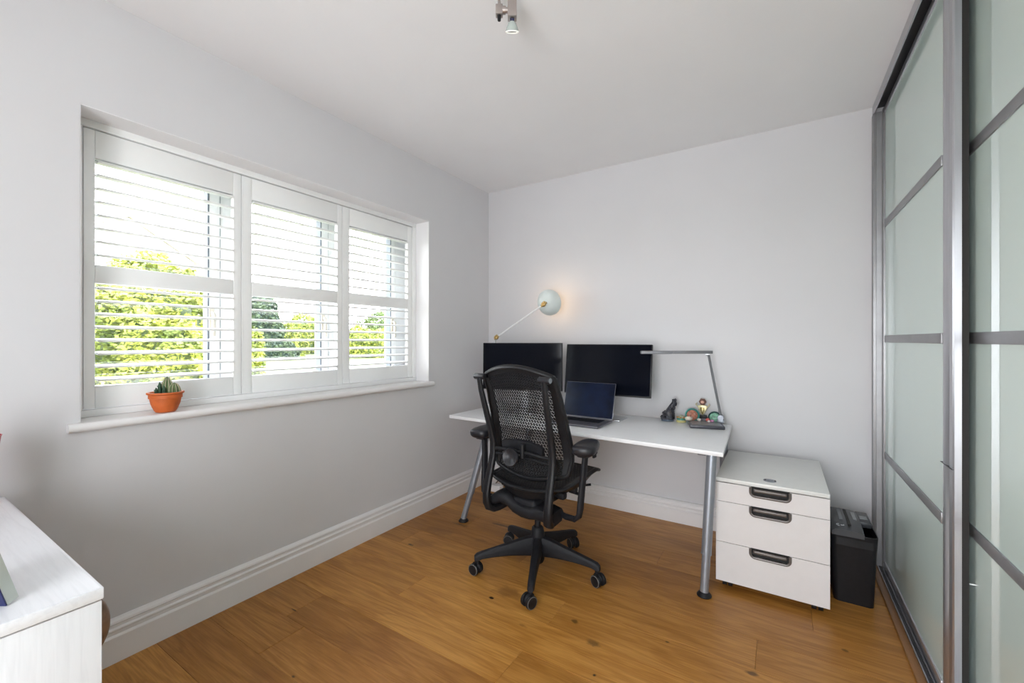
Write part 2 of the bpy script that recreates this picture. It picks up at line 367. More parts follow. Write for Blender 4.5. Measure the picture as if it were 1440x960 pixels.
for (ya, yb, la, lb, lab) in panels:
    r = thing('window_shutter', lab, 'shutter', (-.145, (ya+yb)/2, .967), group='plantation shutter panels')
    oy = (ya+yb)/2; zb_, zt = 0, 2.076-.967
    def Bx(y0, z0, y1, z1, d=.014): return MB().box(-d, y0-oy, z0, d, y1-oy, z1, .003)
    Bx(ya, 0, la, zt).build('stile', M_shut, r); Bx(lb, 0, yb, zt).build('stile', M_shut, r)
    Bx(la, 0, lb, 1.057-.967).build('bottom_rail', M_shut, r)
    Bx(la, 1.965-.967, lb, zt).build('top_rail', M_shut, r)
    Bx(la, 1.468-.967, lb, 1.541-.967).build('mid_rail', M_shut, r)
    first = None
    zs = [1.954-.967-.0532*i for i in range(8)] + [1.449-.967-.0524*i for i in range(8)]
    for z in zs:
        if first is None: first = louvre_mesh(lb-la-.012).build('louvre', M_shut, r, loc=(0, la-oy+.006, z), rot=(0, .10, 0))
        else: share(first, 'louvre', (0, la-oy+.006, z), r)
    # hinge, closing bead
    MB().box(.0142, ya-oy+.001, .03, .0165, ya-oy+.004, zt-.03).build('closing_bead', M_shut, r, smooth=0)
# ================================================================ wardrobe
XF, XRR = 2.655, 2.705          # faces of front and rear sliding doors
wr = thing('wardrobe', 'built-in wardrobe with pale green glass sliding doors and aluminium bars', 'wardrobe', (2.98, -2.15, 0))
def wb(): return MB()
OFF = Vector((2.98, -2.15, 0))
def wbuild(mb, name, m, parent=wr, **k):
    bmesh.ops.translate(mb.bm, verts=mb.bm.verts, vec=-OFF); return mb.build(name, m, parent, **k)
wbuild(wb().box(2.78, YN+.005, 0.02, XR-.002, YN+.025, H-.02).box(2.78, YB-.02, 0.02, XR-.002, YB-.002, H-.02).box(XR-.02, YN+.025, .02, XR-.002, YB-.02, H-.02), 'carcass', M_cab, smooth=0)
wbuild(wb().box(2.598, YN, 0, 2.628, YB, .012, .003), 'oak_threshold', M_oaktrim)
tr = wb().box(2.628, YN, 0, 2.760, YB, .006)
for xa in (2.628, 2.646, 2.668, 2.697, 2.715, 2.74): tr.box(xa, YN, .006, xa+.0035, YB, .016)
wbuild(tr, 'bottom_track', M_frame, smooth=0)
wbuild(wb().box(2.632, YN, .0062, 2.645, YB, .009).box(2.672, YN, .0062, 2.696, YB, .009), 'track_groove', M_trackdark, smooth=0)
tt = wb().box(2.615, YN, H-.052, 2.620, YB, H).box(2.620, YN, H-.006, 2.76, YB, H).box(2.680, YN, H-.045, 2.684, YB, H-.006).box(2.752, YN, H-.045, 2.756, YB, H-.006)
wbuild(tt, 'top_track', M_frame, smooth=0)
wbuild(wb().box(2.622, YN, H-.010, 2.678, YB, H-.0065).box(2.6205, YN, H-.050, 2.6225, YB, H-.010), 'track_groove', M_trackdark, smooth=0)
# end upright against back wall
wbuild(wb().box(2.612, YB-.045, .012, 2.642, YB-.003, H-.052, .002).box(2.625, YB-.052, .012, 2.66, YB-.045, H-.052), 'end_upright', M_bar)
def sliding_door(x, y0, y1, stile_far, stile_near, lab):
    z0, z1 = .030, H-.045
    rails = [(.603, .640), (1.228, 1.2645), (1.846, 1.883)]
    fr = wb()
    fr.box(x-.002, y0+stile_near, z0-.012, x+.021, y1-stile_far, z0+.025, .002)
    d = wbuild(fr, 'sliding_door', M_frame, label=lab)
    wbuild(wb().box(x-.002, y0+stile_near, z1-.03, x+.021, y1-stile_far, z1, .002), 'head_rail', M_frame, d)
    # stiles: rounded grip profile
    for (a, b, big) in ((y0, y0+stile_near, stile_near > .05), (y1-stile_far, y1, stile_far > .05)):
        s = wb()
        if big:
            n = 10; pr = []
            # grip lobe in front, flat fin behind towards the glass
            wd = b-a
            prof = [(x+.021, a), (x+.021, b), (x+.006, b)]
            for i in range(n+1):
                q = PI*i/n; prof.append((x+.005-.007*math.sin(q), b-(wd*.60)*(i/n)))
            prof += [(x+.009, a+wd*.36), (x+.009, a+wd*.30), (x+.0, a+wd*.28), (x+.0, a+wd*.04), (x+.004, a)]
            s.loft([[Vector((px, py, z)) for px, py in prof] for z in (z0-.012, z1)])
        else: s.box(x-.006, a, z0-.012, x+.021, b, z1, .003)
        st_ = wbuild(s, 'stile', M_frame if big or x != XF else M_bar, d, smooth=40)
        if big and x == XF: wbuild(wb().box(x-.0035, a+.001, .818, x+.0215, b+.0005, .8195), 'joint_line', M_trackdark, st_, smooth=0)
    zz = [z0+.025]+[v for r_ in rails for v in r_]+[z1-.03]
    for i in range(0, len(zz), 2):
        wbuild(wb().box(x+.004, y0+stile_near, zz[i], x+.009, y1-stile_far, zz[i+1]), 'glass_panel', M_glass_panel, d, smooth=0)
    if x == XF and stile_near > .05: wbuild(wb().box(x+.0215, y0+.002, z0, x+.038, y0+.010, z1), 'gap_shade_strip', M_dark, d, smooth=0)  # black strip added for the shaded gap between the doors and its reflection
    for a, b in rails: wbuild(wb().box(x-.001, y0+stile_near, a, x+.012, y1-stile_far, b, .001), 'cross_bar', M_bar, d)
    return d
dA = sliding_door(XF, -1.178, YB-.05, .03, .116, 'sliding door in the front track, beside the back wall')
dB = sliding_door(XRR, -2.75, -1.00, .06, .06, 'sliding door in the rear track')
dC = sliding_door(XF, YN+.05, -2.68, .06, .03, 'sliding door in the front track at the near end')
# ================================================================ desk
DT = .70
dk = thing('desk', 'white desk top on tilted grey height-adjustable tube legs', 'desk', (1.05, -.45, 0))
def dkb(mb, name, m, parent=dk, **k):
    bmesh.ops.translate(mb.bm, verts=mb.bm.verts, vec=(-1.05, .45, 0)); return mb.build(name, m, parent, **k)
dkb(MB().prism([(.160, -.748), (1.949, -.845), (1.920, -.070), (.170, -.070)], DT-.021, DT, .0015), 'desk_top', M_desk)
fr = MB()
for x, ya, yb in ((.50, -.68, -.14), (1.84, -.75, -.14)): fr.box(x-.02, ya, DT-.05, x+.02, yb, DT-.0215, .003)
fr.box(.5, -.42, DT-.05, 1.84, -.38, DT-.022, .003)
dkb(fr, 'under_frame', M_leg)
for (tx, ty, fx, fy) in ((.485, -.70, .344, -.815), (1.893, -.795, 1.868, -.862), (.485, -.14, .40, -.105), (1.88, -.14, 1.878, -.10)):
    t = Vector((tx, ty, DT-.023)); b = Vector((fx, fy, .012)); d = (b-t)
    j = t+d*.72
    l = dkb(MB().tube([t, j], [.0235, .0235], 24).tube([j, j+d*.004], [.0245, .0245], 24), 'leg', M_leg)
    dkb(MB().tube([t+d*.70, b+Vector((0, 0, .008))], .0195, 24), 'leg_extension', M_leg, l)
    dkb(MB().lathe([(0, 0.0), (.033, 0), (.034, .004), (.028, .013), (.017, .022), (0, .022)], T(fx, fy, .0006)), 'foot', M_black, l)
# ================================================================ monitors
def monitor(x, y, rz, lab, zc_top, tilt, hgt=.352, wid=.612):
    r = thing('monitor', lab, 'monitor', (x, y, DT), rz, group='desk monitors')
    zt = zc_top-DT
    M = T(0, 0, zt-hgt/2) @ RX(tilt)
    MB().box(-wid/2, -.004, -hgt/2, wid/2, .018, hgt/2, .003, M=M).box(-.2, .018, -.12, .2, .04, .12, .008, M=M).build('shell', M_bezel, r)
    MB().box(-wid/2+.006, -.0055, -hgt/2+.010, wid/2-.006, -.004, hgt/2-.006, M=M).build('screen', M_screen, r, smooth=0)
    MB().box(-.035, .045, .008, .035, .060, zt-hgt/2+.06, .003).box(-.03, .03, zt-hgt/2-.02, .03, .062, zt-hgt/2+.04, .004).build('stand_column', M_silver, r)
    MB().box(-.12, -.08, 0.0005, .12, .09, .009, .003).build('stand_base', M_silver, r)
    return r
monitor(.545, -.375, -math.atan2(-.17, .6)*1.0, 'black monitor on the left, partly behind the chair back', 1.219, -math.radians(1))
monitor(1.165, -.275, 0, 'black monitor on the right, behind the laptop', 1.212, -math.radians(8))
# ================================================================ laptop
lp = thing('laptop', 'open grey laptop with dark blue screen on the desk', 'laptop', (1.072, -.527, DT+.0005), math.radians(-1.5))
LW, LD = .358, .248
MB().box(-LW/2, -LD/2, .002, LW/2, LD/2, .0145, .004).box(-LW/2+.02, -LD/2+.02, 0, LW/2-.02, LD/2-.02, .0025).build('base', M_alu, lp)
MB().box(-.137, -.005, .0146, .137, .105, .0150).build('keyboard_well', M_black, lp, smooth=0)
kb = None; kk = []
for r_ in range(6):
    n = 14
    for c in range(n):
        x = -.135+.270*(c+.5)/n; y = .097-r_*.0182
        if r_ == 5 and 4 < c < 9: continue
        if kb is None: kb = MB().box(-.0085, -.0078, 0, .0085, .0078, .0014, .0006, 1).build('key', M_bezel, lp, loc=(x, y, .0151), smooth=0)
        else: share(kb, 'key', (x, y, .0151), lp)
kb2 = MB().box(-.047, -.0078, 0, .047, .0078, .0014, .0006, 1).build('key', M_bezel, lp, loc=(.0, .097-5*.0182, .0151), smooth=0)
MB().box(-.075, -.108, .0146, .075, -.018, .0149, 0).build('trackpad', M_alu, lp, smooth=0)
Ms = T(0, LD/2-.003, .016) @ RX(-math.radians(16.5))
MB().box(-LW/2, 0, 0, LW/2, .005, .242, .002, M=Ms).tube([(-.14, LD/2-.003, .013), (.14, LD/2-.003, .013)], .005, 10).build('lid', M_alu, lp)
MB().box(-LW/2+.0022, -.0007, .008, LW/2-.0022, .0, .2398, M=Ms).build('screen', M_laptopscreen, lp, smooth=0)
# ================================================================ white work lamp, left
L1 = thing('task_lamp', 'pale round-shaded task lamp with brass joints, reaching over the left monitor', 'lamp', (.20, -.20, DT))
def l1(mb, name, m, parent=L1, **k):
    bmesh.ops.translate(mb.bm, verts=mb.bm.verts, vec=(-.20, .20, -DT)); return mb.build(name, m, parent, **k)
l1(MB().lathe([(0, 0), (.078, 0), (.080, .006), (.076, .014), (.02, .022), (0, .022)], T(.20, -.20, DT+.0006)), 'lamp_base', M_whitemetal)
l1(MB().tube([(.20, -.20, DT+.02), (.165, -.22, 1.10)], .0065, 12).tube([(.165, -.22, 1.10), (.266, -.30, 1.262)], .0065, 12), 'lower_arm', M_whitemetal)
l1(MB().tube([(.266, -.30, 1.262), (.680, -.30, 1.499)], .0062, 12), 'upper_arm', M_whitemetal)
def joint(p, s=1.0):
    p = Vector(p); b = MB()
    b.lathe([(0, -.016*s), (.013*s, -.016*s), (.018*s, -.008*s), (.018*s, .008*s), (.013*s, .016*s), (0, .016*s)], toward(p, (.3, -1, .1)), 20)
    b.tube([p+Vector((-.012, -.01, -.02))*s, p+Vector((.012, -.01, .022))*s], .006*s, 10)
    b.tube([p+Vector((0, -.03, 0))*s, p+Vector((0, .0, 0))], .006*s, 10)
    b.tube([p+Vector((-.02, 0, -.012))*s, p+Vector((.024, 0, .013))*s], .0085*s, 10)
    return b
l1(joint((.266, -.30, 1.262), .95), 'elbow_joint', M_brass)
hd = Vector((.690, -.30, 1.506)); ax = Vector((.0, 1, .22)).normalized()
shade = MB(); pr = [(0, -.002), (.018, 0), (.028, .004), (.055, .017), (.080, .040), (.095, .068), (.0965, .072), (.0995, .075), (.0995, .083), (.097, .083), (.093, .070), (.078, .043), (.053, .020), (.02, .006), (0, .005)]
shade.lathe(pr, toward(hd+ax*.012, ax), 40)
sh = l1(shade, 'lamp_shade', M_lampwhite)
l1(joint(hd, 1.0), 'head_joint', M_brass)
l1(MB().sphere(hd+ax*.052, .022, 16), 'light_bulb', mat('warm_bulb', (.9, .85, .75), .3, emit=(1, .62, .30), es=6), sh)
pl = bpy.data.lights.new('lamp_glow', 'POINT'); pl.energy = .32; pl.color = (1, .62, .34); pl.shadow_soft_size = .022
po = bpy.data.objects.new('lamp_glow', pl); scn.collection.objects.link(po); po.location = hd+ax*.085
# ================================================================ slim grey lamp, right
L2 = thing('desk_lamp', 'slim grey folding desk lamp with flat horizontal arm at the right end of the desk', 'lamp', (1.785, -.21, DT), math.radians(15))
R15 = Matrix.Rotation(-math.radians(15), 4, 'Z')
def l2(mb, name, m, parent=L2, **k):
    bmesh.ops.translate(mb.bm, verts=mb.bm.verts, vec=(-1.785, .21, -DT)); bmesh.ops.transform(mb.bm, matrix=R15, verts=mb.bm.verts)
    return mb.build(name, m, parent, **k)
MB().box(-.098, -.085, .0006, .098, .085, .020, .004).build('lamp_base', mat('lamp_base_graphite', (.06, .06, .075), .35), L2)
MB().box(-.085, -.072, .0201, .085, .072, .0215, .001).build('base_pad', mat('base_pad_grey', (.20, .20, .21), .3), L2, smooth=0)
l2(MB().box(1.845, -.165, DT+.02, 1.885, -.125, DT+.045, .006).tube([(1.865, -.17, DT+.055), (1.865, -.12, DT+.055)], .017, 20), 'hinge', M_leg)
l2(MB().tube([(1.867, -.15, DT+.05), (1.797, -.165, 1.146)], .0105, 12, flat=.7), 'upright_arm', M_lampgrey)
AM = T(1.797, -.165, 1.163) @ RZ(math.radians(25.3)) @ RY(math.radians(-.3))
l2(MB().tube([(1.780, -.165, 1.150), (1.803, -.165, 1.150)], .009, 14).box(1.785, -.172, 1.146, 1.80, -.158, 1.166, .002), 'elbow', M_silver)
l2(MB().box(-.225, -.014, -.009, .022, .014, .010, .003, M=AM), 'horizontal_arm', M_lampgrey)
l2(MB().box(-.418, -.018, -.010, -.2255, .018, .010, .005, 3, M=AM), 'light_head', mat('lamp_head_grey', (.26, .26, .28), .4, .3))
# ================================================================ ornaments at the end of the desk
Z = DT+.0005
o = thing('rock_ornament', 'black craggy tower ornament leaning to the right, leftmost of the desk ornaments', 'ornament', (1.54, -.13, Z), 0, None)
b = MB(); rings = []
for i in range(13):
    u = i/12; cx = .045*u**1.3; rr = .034*(1-u)+.010
    rings.append([Vector((cx+rr*(1+.35*noise.noise(Vector((math.cos(a)*2, math.sin(a)*2, u*9))))*math.cos(a), rr*(1+.35*noise.noise(Vector((math.cos(a)*2, math.sin(a)*2+5, u*9))))*math.sin(a), .012+.125*u)) for a in [2*PI*k/14 for k in range(14)]])
b.loft(rings)
for q in range(9): b.sphere((.045*(q/8)+random.uniform(-.014, .014), random.uniform(-.015, .01), .03+.012*q), (.010, .010, .013), 8)
for q in range(26):
    u = random.random(); a = random.uniform(0, 2*PI); r_ = .034*(1-u)+.008
    M_ = T(.045*u**1.3+r_*math.cos(a), r_*.9*math.sin(a), .02+.125*u) @ RZ(a) @ RX(random.uniform(-1, 1)) @ RY(random.uniform(-1, 1))
    b.box(-.007, -.006, -.008, .007, .006, .008, .001, 1, M=M_)
b.build('rock', mat('black_rock', (.035, .035, .045), .4, var=.6, scale=60, bump=.8), o)
MB().lathe([(0, 0), (.040, 0), (.040, .010), (.036, .014), (0, .014)]).build('stand', mat('slate_blue', (.10, .14, .19), .4), o)
o = thing('ceramic_ornament', 'small cream and green dome ornament between black tower and teal plaque', 'ornament', (1.627, -.135, Z), 0)
MB().lathe([(0, 0), (.030, 0), (.031, .008), (.026, .012), (0, .012)]).build('base_ring', mat('pale_yellow_glaze', (.62, .58, .25), .3), o)
MB().lathe([(.026, .012), (.025, .024), (.018, .038), (.008, .045), (0, .047)]).build('dome', mat('mottled_glaze', (.42, .42, .30), .3, var=.5, scale=90), o)
MB().lathe([(.0268, .016), (.0268, .028), (.022, .028)]).build('band', mat('green_glaze', (.05, .30, .24), .3), o)
for i in range(5):
    a = PI+i*PI/4; MB().sphere((.024*math.cos(a), .024*math.sin(a), .03), .006, 8).build('knob', mat('ochre_glaze', (.45, .22, .06), .4), o)
M_teal = mat('teal_glaze', (.05, .25, .22), .3, var=.2, scale=50)
o = thing('round_plaque', 'round teal-rimmed plaque with terracotta relief, standing behind the white pebble', 'ornament', (1.690, -.100, Z), .15)
Mt = T(0, .0, .045) @ RX(PI/2-.15)
MB().lathe([(0, -.012), (.040, -.012), (.045, -.006), (.045, .010), (.038, .014), (.034, .008), (0, .008)], Mt).box(-.02, -.004, 0, .02, .02, .01, .002).build('rim', M_teal, o)
MB().lathe([(.0335, .0082), (.032, .013), (.02, .017), (0, .018)], Mt).build('relief', mat('terracotta_relief', (.42, .16, .10), .6, var=.5, scale=70, bump=.8), o)
for (dx, dz, rr) in ((-.012, .012, .008), (.013, .010, .008), (0, -.010, .011)):
    MB().sphere((dx, -.016, .045+dz), (rr, .006, rr), 10).build('boss', mat('pink_clay', (.55, .28, .22), .6), o)
o = thing('trophy_figurine', 'gold shield-shaped figurine on a black block base, tallest of the ornaments', 'ornament', (1.750, -.080, Z), 0)
MB().box(-.030, -.020, 0, .030, .020, .035, .003).box(-.024, -.015, .035, .024, .015, .048, .003).build('base', M_black, o)
MB().box(-.022, -.0215, .010, .022, -.020, .026).build('name_plate', mat('dull_plate', (.16, .15, .17), .4, .5), o, smooth=0)
MB().prism([(-.024, .035), (-.028, .060), (-.018, .066), (.018, .066), (.028, .060), (.024, .035), (.012, .012), (0, 0), (-.012, .012)], -.010, .008, .003, M=T(0, 0, .048) @ RX(PI/2)).build('shield', mat('gold_cream', (.62, .55, .33), .3, .35, var=.2, scale=60), o)
MB().prism([(-.013, .034), (-.014, .052), (.014, .052), (.013, .034), (.005, .012), (0, .007), (-.005, .012)], .010, .012, .001, M=T(0, 0, .048) @ RX(PI/2)).build('shield_inlay', mat('dark_gold', (.20, .16, .05), .35, .6), o)
MB().box(-.003, -.016, .068, .003, -.012, .098, .001).build('centre_bar', mat('gold_bar', (.70, .62, .36), .3, .5), o)
MB().tube([(-.024, 0, .095), (-.042, 0, .118), (-.034, 0, .124)], .004, 8).tube([(.024, 0, .095), (.042, 0, .118), (.034, 0, .124)], .004, 8).build('handle', mat('gold_arm', (.62, .55, .33), .3, .35), o)
MB().lathe([(0, -.008), (.020, -.008), (.024, 0), (.020, .007), (0, .007)], T(0, 0, .135) @ RX(PI/2), 6).build('head', mat('chestnut_brown', (.14, .05, .03), .5), o)
MB().sphere((0, -.009, .134), (.011, .006, .009), 12).build('face_boss', mat('pale_pink', (.75, .42, .32), .5), o)
o = thing('domed_dish', 'dark-rimmed green glass dish standing on edge behind the slim grey lamp', 'ornament', (1.822, -.070, Z), -.05)
Mt = T(0, 0, .036) @ RX(PI/2-.2)
MB().lathe([(0, -.006), (.034, -.006), (.040, 0), (.040, .009), (.034, .012), (.032, .006), (0, .006)], Mt).build('rim', mat('dark_teal', (.025, .07, .075), .3), o)
MB().lathe([(.032, .0062), (.028, .012), (.015, .018), (0, .020)], Mt).build('centre', mat('jade_green', (.20, .42, .30), .2, var=.6, scale=60), o)
for (x, y, r_, col, nm, lab) in ((1.682, -.185, (.024, .018, .014), (.66, .58, .48), 'pebble', 'large cream pebble in front of the round teal plaque'),
                             (1.742, -.165, (.013, .011, .009), (.72, .66, .60), 'pebble', 'small white pebble in front of the black block base'),
                             (1.790, -.150, (.012, .010, .011), (.62, .12, .10), 'bead', 'red bead ornament to the left of the green dish'),
                             (1.817, -.165, (.013, .010, .009), (.48, .20, .36), 'bead', 'pink bead ornament in front of the green dish'),
                             (1.800, -.180, (.009, .008, .007), (.75, .65, .62), 'bead', 'tiny pale bead beside the red and pink beads')):
    # those over the lamp base rest on its pad
    import_z = Z
    d = Matrix.Rotation(-math.radians(15), 2) @ Vector((x-1.785, y+.21))
    if abs(d.x) < .098+.01 and abs(d.y) < .085+.01: import_z = DT+.0218
    ob = MB().sphere((0, 0, r_[2]), r_, 14).build(nm, mat(nm+'_colour', col, .4, var=.25, scale=80), loc=(x, y, import_z))
    ob['label'] = lab; ob['category'] = 'ornament'
# ================================================================ drawer cabinet
cx0, cx1, cy0, cy1 = 1.906, 2.369, -.745, -.125
cb = thing('drawer_cabinet', 'white three-drawer cabinet on casters with bronze recessed handles', 'cabinet', ((cx0+cx1)/2, (cy0+cy1)/2, 0))
CO = Vector(((cx0+cx1)/2, (cy0+cy1)/2, 0))
def cbb(mb, name, m, parent=cb, **k):
    bmesh.ops.translate(mb.bm, verts=mb.bm.verts, vec=-CO); return mb.build(name, m, parent, **k)
cbb(MB().box(cx0+.001, cy0+.020, .045, cx1-.001, cy1-.001, .531, .001), 'body', M_cab)
cbb(MB().box(cx0, cy0, .532, cx1, cy1, .551, .0015), 'cabinet_top', M_cabtop)
cbb(MB().lathe([(0, 0), (.028, 0), (.028, .0015), (.024, .0022), (0, .0022)], T(2.137, -.672, .551), 28), 'lock_plate', M_leg)
cbb(MB().lathe([(0, 0), (.012, 0), (.012, .003), (.009, .004), (0, .004)], T(2.139, -.672, .5532), 20).box(2.137, -.679, .557, 2.141, -.665, .5575), 'lock_core', M_leg)
cbb(MB().box(2.114, -.684, .5532, 2.122, -.660, .5542).box(2.156, -.684, .5532, 2.163, -.660, .5542), 'lock_mark', M_trackdark, smooth=0)
for (za, zb) in ((.436, .528), (.234, .4335), (.037, .2315)):
    # front panel with a slot cut for the grip at the top edge
    hx0, hx1, hz = 2.058, 2.220, zb-.043
    fp = []
    n = 6; r_ = .020
    fp = [(cx0, za), (cx1, za), (cx1, zb), (hx1, zb)]
    for i in range(n+1):
        a = -PI/2*i/n; fp.append((hx1-r_+r_*math.cos(a), hz+r_+r_*math.sin(a)))
    for i in range(n+1):
        a = -PI/2-PI/2*i/n; fp.append((hx0+r_+r_*math.cos(a), hz+r_+r_*math.sin(a)))
    fp += [(hx0, zb), (cx0, zb)]
    b = MB().prism(fp, -(cy0+.0195), -cy0, 0, M=RX(PI/2))
    dr = cbb(b, 'drawer', M_cab, smooth=25)
    # grip: raised lip following the slot + dark pocket + bar
    path = []
    for i in range(n+1):
        a = -PI/2*i/n; path.append(Vector((hx1-r_+r_*math.cos(a), cy0-.001, hz+r_+r_*math.sin(a))))
    for i in range(n+1):
        a = -PI/2-PI/2*i/n; path.append(Vector((hx0+r_+r_*math.cos(a), cy0-.001, hz+r_+r_*math.sin(a))))
    path = [Vector((hx1, cy0-.001, zb-.001))]+path+[Vector((hx0, cy0-.001, zb-.001))]
    h = MB().tube(path, .0062, 8)
    h.box(hx0+.013, cy0-.009, zb-.021, hx1-.013, cy0+.006, zb-.006, .005, 3)
    cbb(h, 'handle', M_bronze, dr, label='bronze cup handle at the top edge of the drawer')
    cbb(MB().box(hx0+.002, cy0+.012, hz+.002, hx1-.002, cy0+.0185, zb-.002), 'handle_pocket', M_dark, dr, smooth=0)
for (x, y) in ((1.955, -.70), (2.325, -.70), (1.955, -.17), (2.325, -.17)):
    c = cbb(MB().box(x-.012, y-.014, .03, x+.012, y+.014, .046, .003), 'caster', M_black)
    cbb(MB().tube([(x-.022, y, .0205), (x-.004, y, .0205)], .020, 20).tube([(x+.004, y, .0205), (x+.022, y, .0205)], .020, 20), 'wheel', M_black, c)
# ================================================================ shredder
sx0, sx1, sy0, sy1 = 2.385, 2.560, -.600, -.285
st = thing('paper_shredder', 'black paper shredder bin between the white cabinet and the wardrobe', 'shredder', (2.47, -.44, 0))
def stb(mb, name, m, parent=st, **k):
    bmesh.ops.translate(mb.bm, verts=mb.bm.verts, vec=(-2.47, .44, 0)); return mb.build(name, m, parent, **k)
def rr(x0, y0, x1, y1, r, z, n=5):
    out = []
    for (cx, cy, a0) in ((x1-r, y1-r, 0), (x0+r, y1-r, PI/2), (x0+r, y0+r, PI), (x1-r, y0+r, 1.5*PI)):
        for i in range(n+1): a = a0+PI/2*i/n; out.append(Vector((cx+r*math.cos(a), cy+r*math.sin(a), z)))
    return out
bn = MB(); bn.loft([rr(2.398, -.565, 2.548, -.31, .02, .001), rr(2.390, -.585, 2.556, -.295, .022, .25), rr(sx0, sy0, sx1, sy1, .024, .338),
                    rr(sx0+.004, sy0+.004, sx1-.004, sy1-.004, .02, .338), rr(sx0+.004, sy0+.004, sx1-.004, sy1-.004, .02, .28)])
stb(bn, 'bin', M_black)
head = MB()
ys = [-.600, -.56, -.50, -.44, -.38, -.33, -.285]
head.loft([[Vector((sx0+.002, y, .325)), Vector((sx1-.052, y, .325)), Vector((sx1-.052, y, .347+.014*math.sin(PI*(y+.6)/.315))), Vector((sx1-.075, y, .353+.014*math.sin(PI*(y+.6)/.315))), Vector((sx0+.02, y, .353+.016*math.sin(PI*(y+.6)/.315))), Vector((sx0+.002, y, .343+.014*math.sin(PI*(y+.6)/.315)))] for y in ys])
head.box(sx1-.053, -.44, .325, sx1-.004, -.287, .352, .004)
hd_ = stb(head, 'cutter_head', mat('shredder_head', (.045, .048, .055), .35), smooth=40)
stb(MB().box(2.452, -.56, .366, 2.464, -.34, .3695), 'paper_slot', M_dark, hd_, smooth=0)
stb(MB().box(2.425, -.50, .366, 2.438, -.36, .3715, .001), 'switch_strip', mat('grey_strip', (.16, .17, .18), .4), hd_)
stb(MB().box(2.480, -.47, .364, 2.495, -.37, .3695, .001).box(2.515, -.40, .352, 2.545, -.36, .356, .001), 'button', mat('light_grey_button', (.25, .26, .27), .4), hd_)
lg = MB().tube([(2.418+.010*math.cos(a), -.565+.012*math.sin(a), .363) for a in [PI*.5+PI*i/8 for i in range(9)]], .002, 6).tube([(2.424, -.566, .363), (2.436, -.566, .363), (2.436, -.556, .363)], .002, 6)
stb(lg, 'logo', mat('logo_grey', (.42, .43, .45), .4), hd_)
# ================================================================ small white box in the corner + cable
o = MB().box(-.055, -.03, 0, .055, .03, .052, .003).build('power_box', M_trim, loc=(.20, -.215, .0006), rot=(0, 0, .1))
o['label'] = 'small white box on the floor in the corner behind the chair'; o['category'] = 'box'
o = MB().tube([(.13, -.13, .012), (.16, -.10, .06), (.20, -.085, .105), (.26, -.09, .10), (.30, -.09, .02), (.33, -.085, .006)], .004, 8).build('power_cable', mat('brown_cable', (.10, .05, .03), .5), loc=(0, 0, 0))
o['label'] = 'thin brown cable along the back baseboard in the corner'; o['category'] = 'cable'
# ================================================================ cactus pot
PS = Matrix.Diagonal((.93, .93, 1.06, 1))
pt = thing('cactus_pot', 'terracotta bowl pot with small cacti on the window sill', 'plant', (-.028, -2.362, .9365))
MB().lathe([(0, .001), (.036, .001), (.041, .006), (.047, .018), (.054, .035), (.058, .055), (.062, .056), (.062, .070), (.0685, .073), (.069, .079), (.064, .080), (.057, .078), (.055, .066), (0, .064)], PS).build('pot', M_terra, pt)
MB().lathe([(0, .0665), (.03, .0668), (.055, .0655)]).build('soil', M_soil, pt)
def ribbed(h, r, n):
    b = bmesh.new(); rings = []; S = n*4
    for i in range(12):
        u = i/11; rad = r*math.sin(PI*(.22+.78*u))**.6 if u < 1 else .0008; z = h*u
        rings.append([b.verts.new(((rad*(1+.16*math.cos(n*2*PI*k/S)))*math.cos(2*PI*k/S), (rad*(1+.16*math.cos(n*2*PI*k/S)))*math.sin(2*PI*k/S), z)) for k in range(S)])
    for A, B in zip(rings, rings[1:]):
        for k in range(S): b.faces.new((A[k], A[(k+1) % S], B[(k+1) % S], B[k]))
    b.faces.new(rings[-1]); return b
M_cact = mat('cactus_green', (.12, .17, .07), .6, var=.3, scale=60); M_cactd = mat('dark_cactus_green', (.02, .065, .03), .6, var=.3, scale=80)
M_spine = mat('cactus_spine_cream', (.62, .55, .40), .7)
# tall and short ribbed cacti with cream spines
for (dx, dy, h, r_, lab) in ((-.002, .006, .082, .0185, 'tall ribbed cactus'), (.012, .026, .056, .0195, 'short round ribbed cactus')):
    c = MB().add(ribbed(h, r_, 10)).build('cactus', M_cact, pt, loc=(dx, dy, .066), label=lab)
    s = MB()
    for kx in range(10):
        a = 2*PI*kx/10
        s.tube([Vector((r_*1.15*math.sin(PI*(.22+.78*u))**.6*math.cos(a), r_*1.15*math.sin(PI*(.22+.78*u))**.6*math.sin(a), h*u)) for u in [q_/12 for q_ in range(12)]], .0009, 4)
        for i in range(1, 11):
            u = i/11; rad = r_*1.16*math.sin(PI*(.22+.78*u))**.6
            p = Vector((rad*math.cos(a), rad*math.sin(a), h*u))
            for d in ((.7, 0, .5), (.4, .5, -.2), (.4, -.5, .1)):
                v = Vector((math.cos(a)*d[0]-math.sin(a)*d[1], math.sin(a)*d[0]+math.cos(a)*d[1], d[2]))*.0035
                s.tube([p, p+v], [.0005, .0002], 3)
    s.build('spines', M_spine, c, kind='stuff')
for (dx, dy, h, r_) in ((.004, -.022, .062, .0075), (.010, -.036, .040, .006), (.014, -.010, .046, .007), (-.006, -.030, .030, .006)):
    b = MB().add(ribbed(h, r_, 5))
    for i in range(9):
        a = i*2.4; z = h*(.15+.08*i); b.sphere((r_*.9*math.cos(a), r_*.9*math.sin(a), z), .0024, 6)
    b.build('cactus', M_cactd, pt, loc=(dx, dy, .066), label='thin dark green cactus')
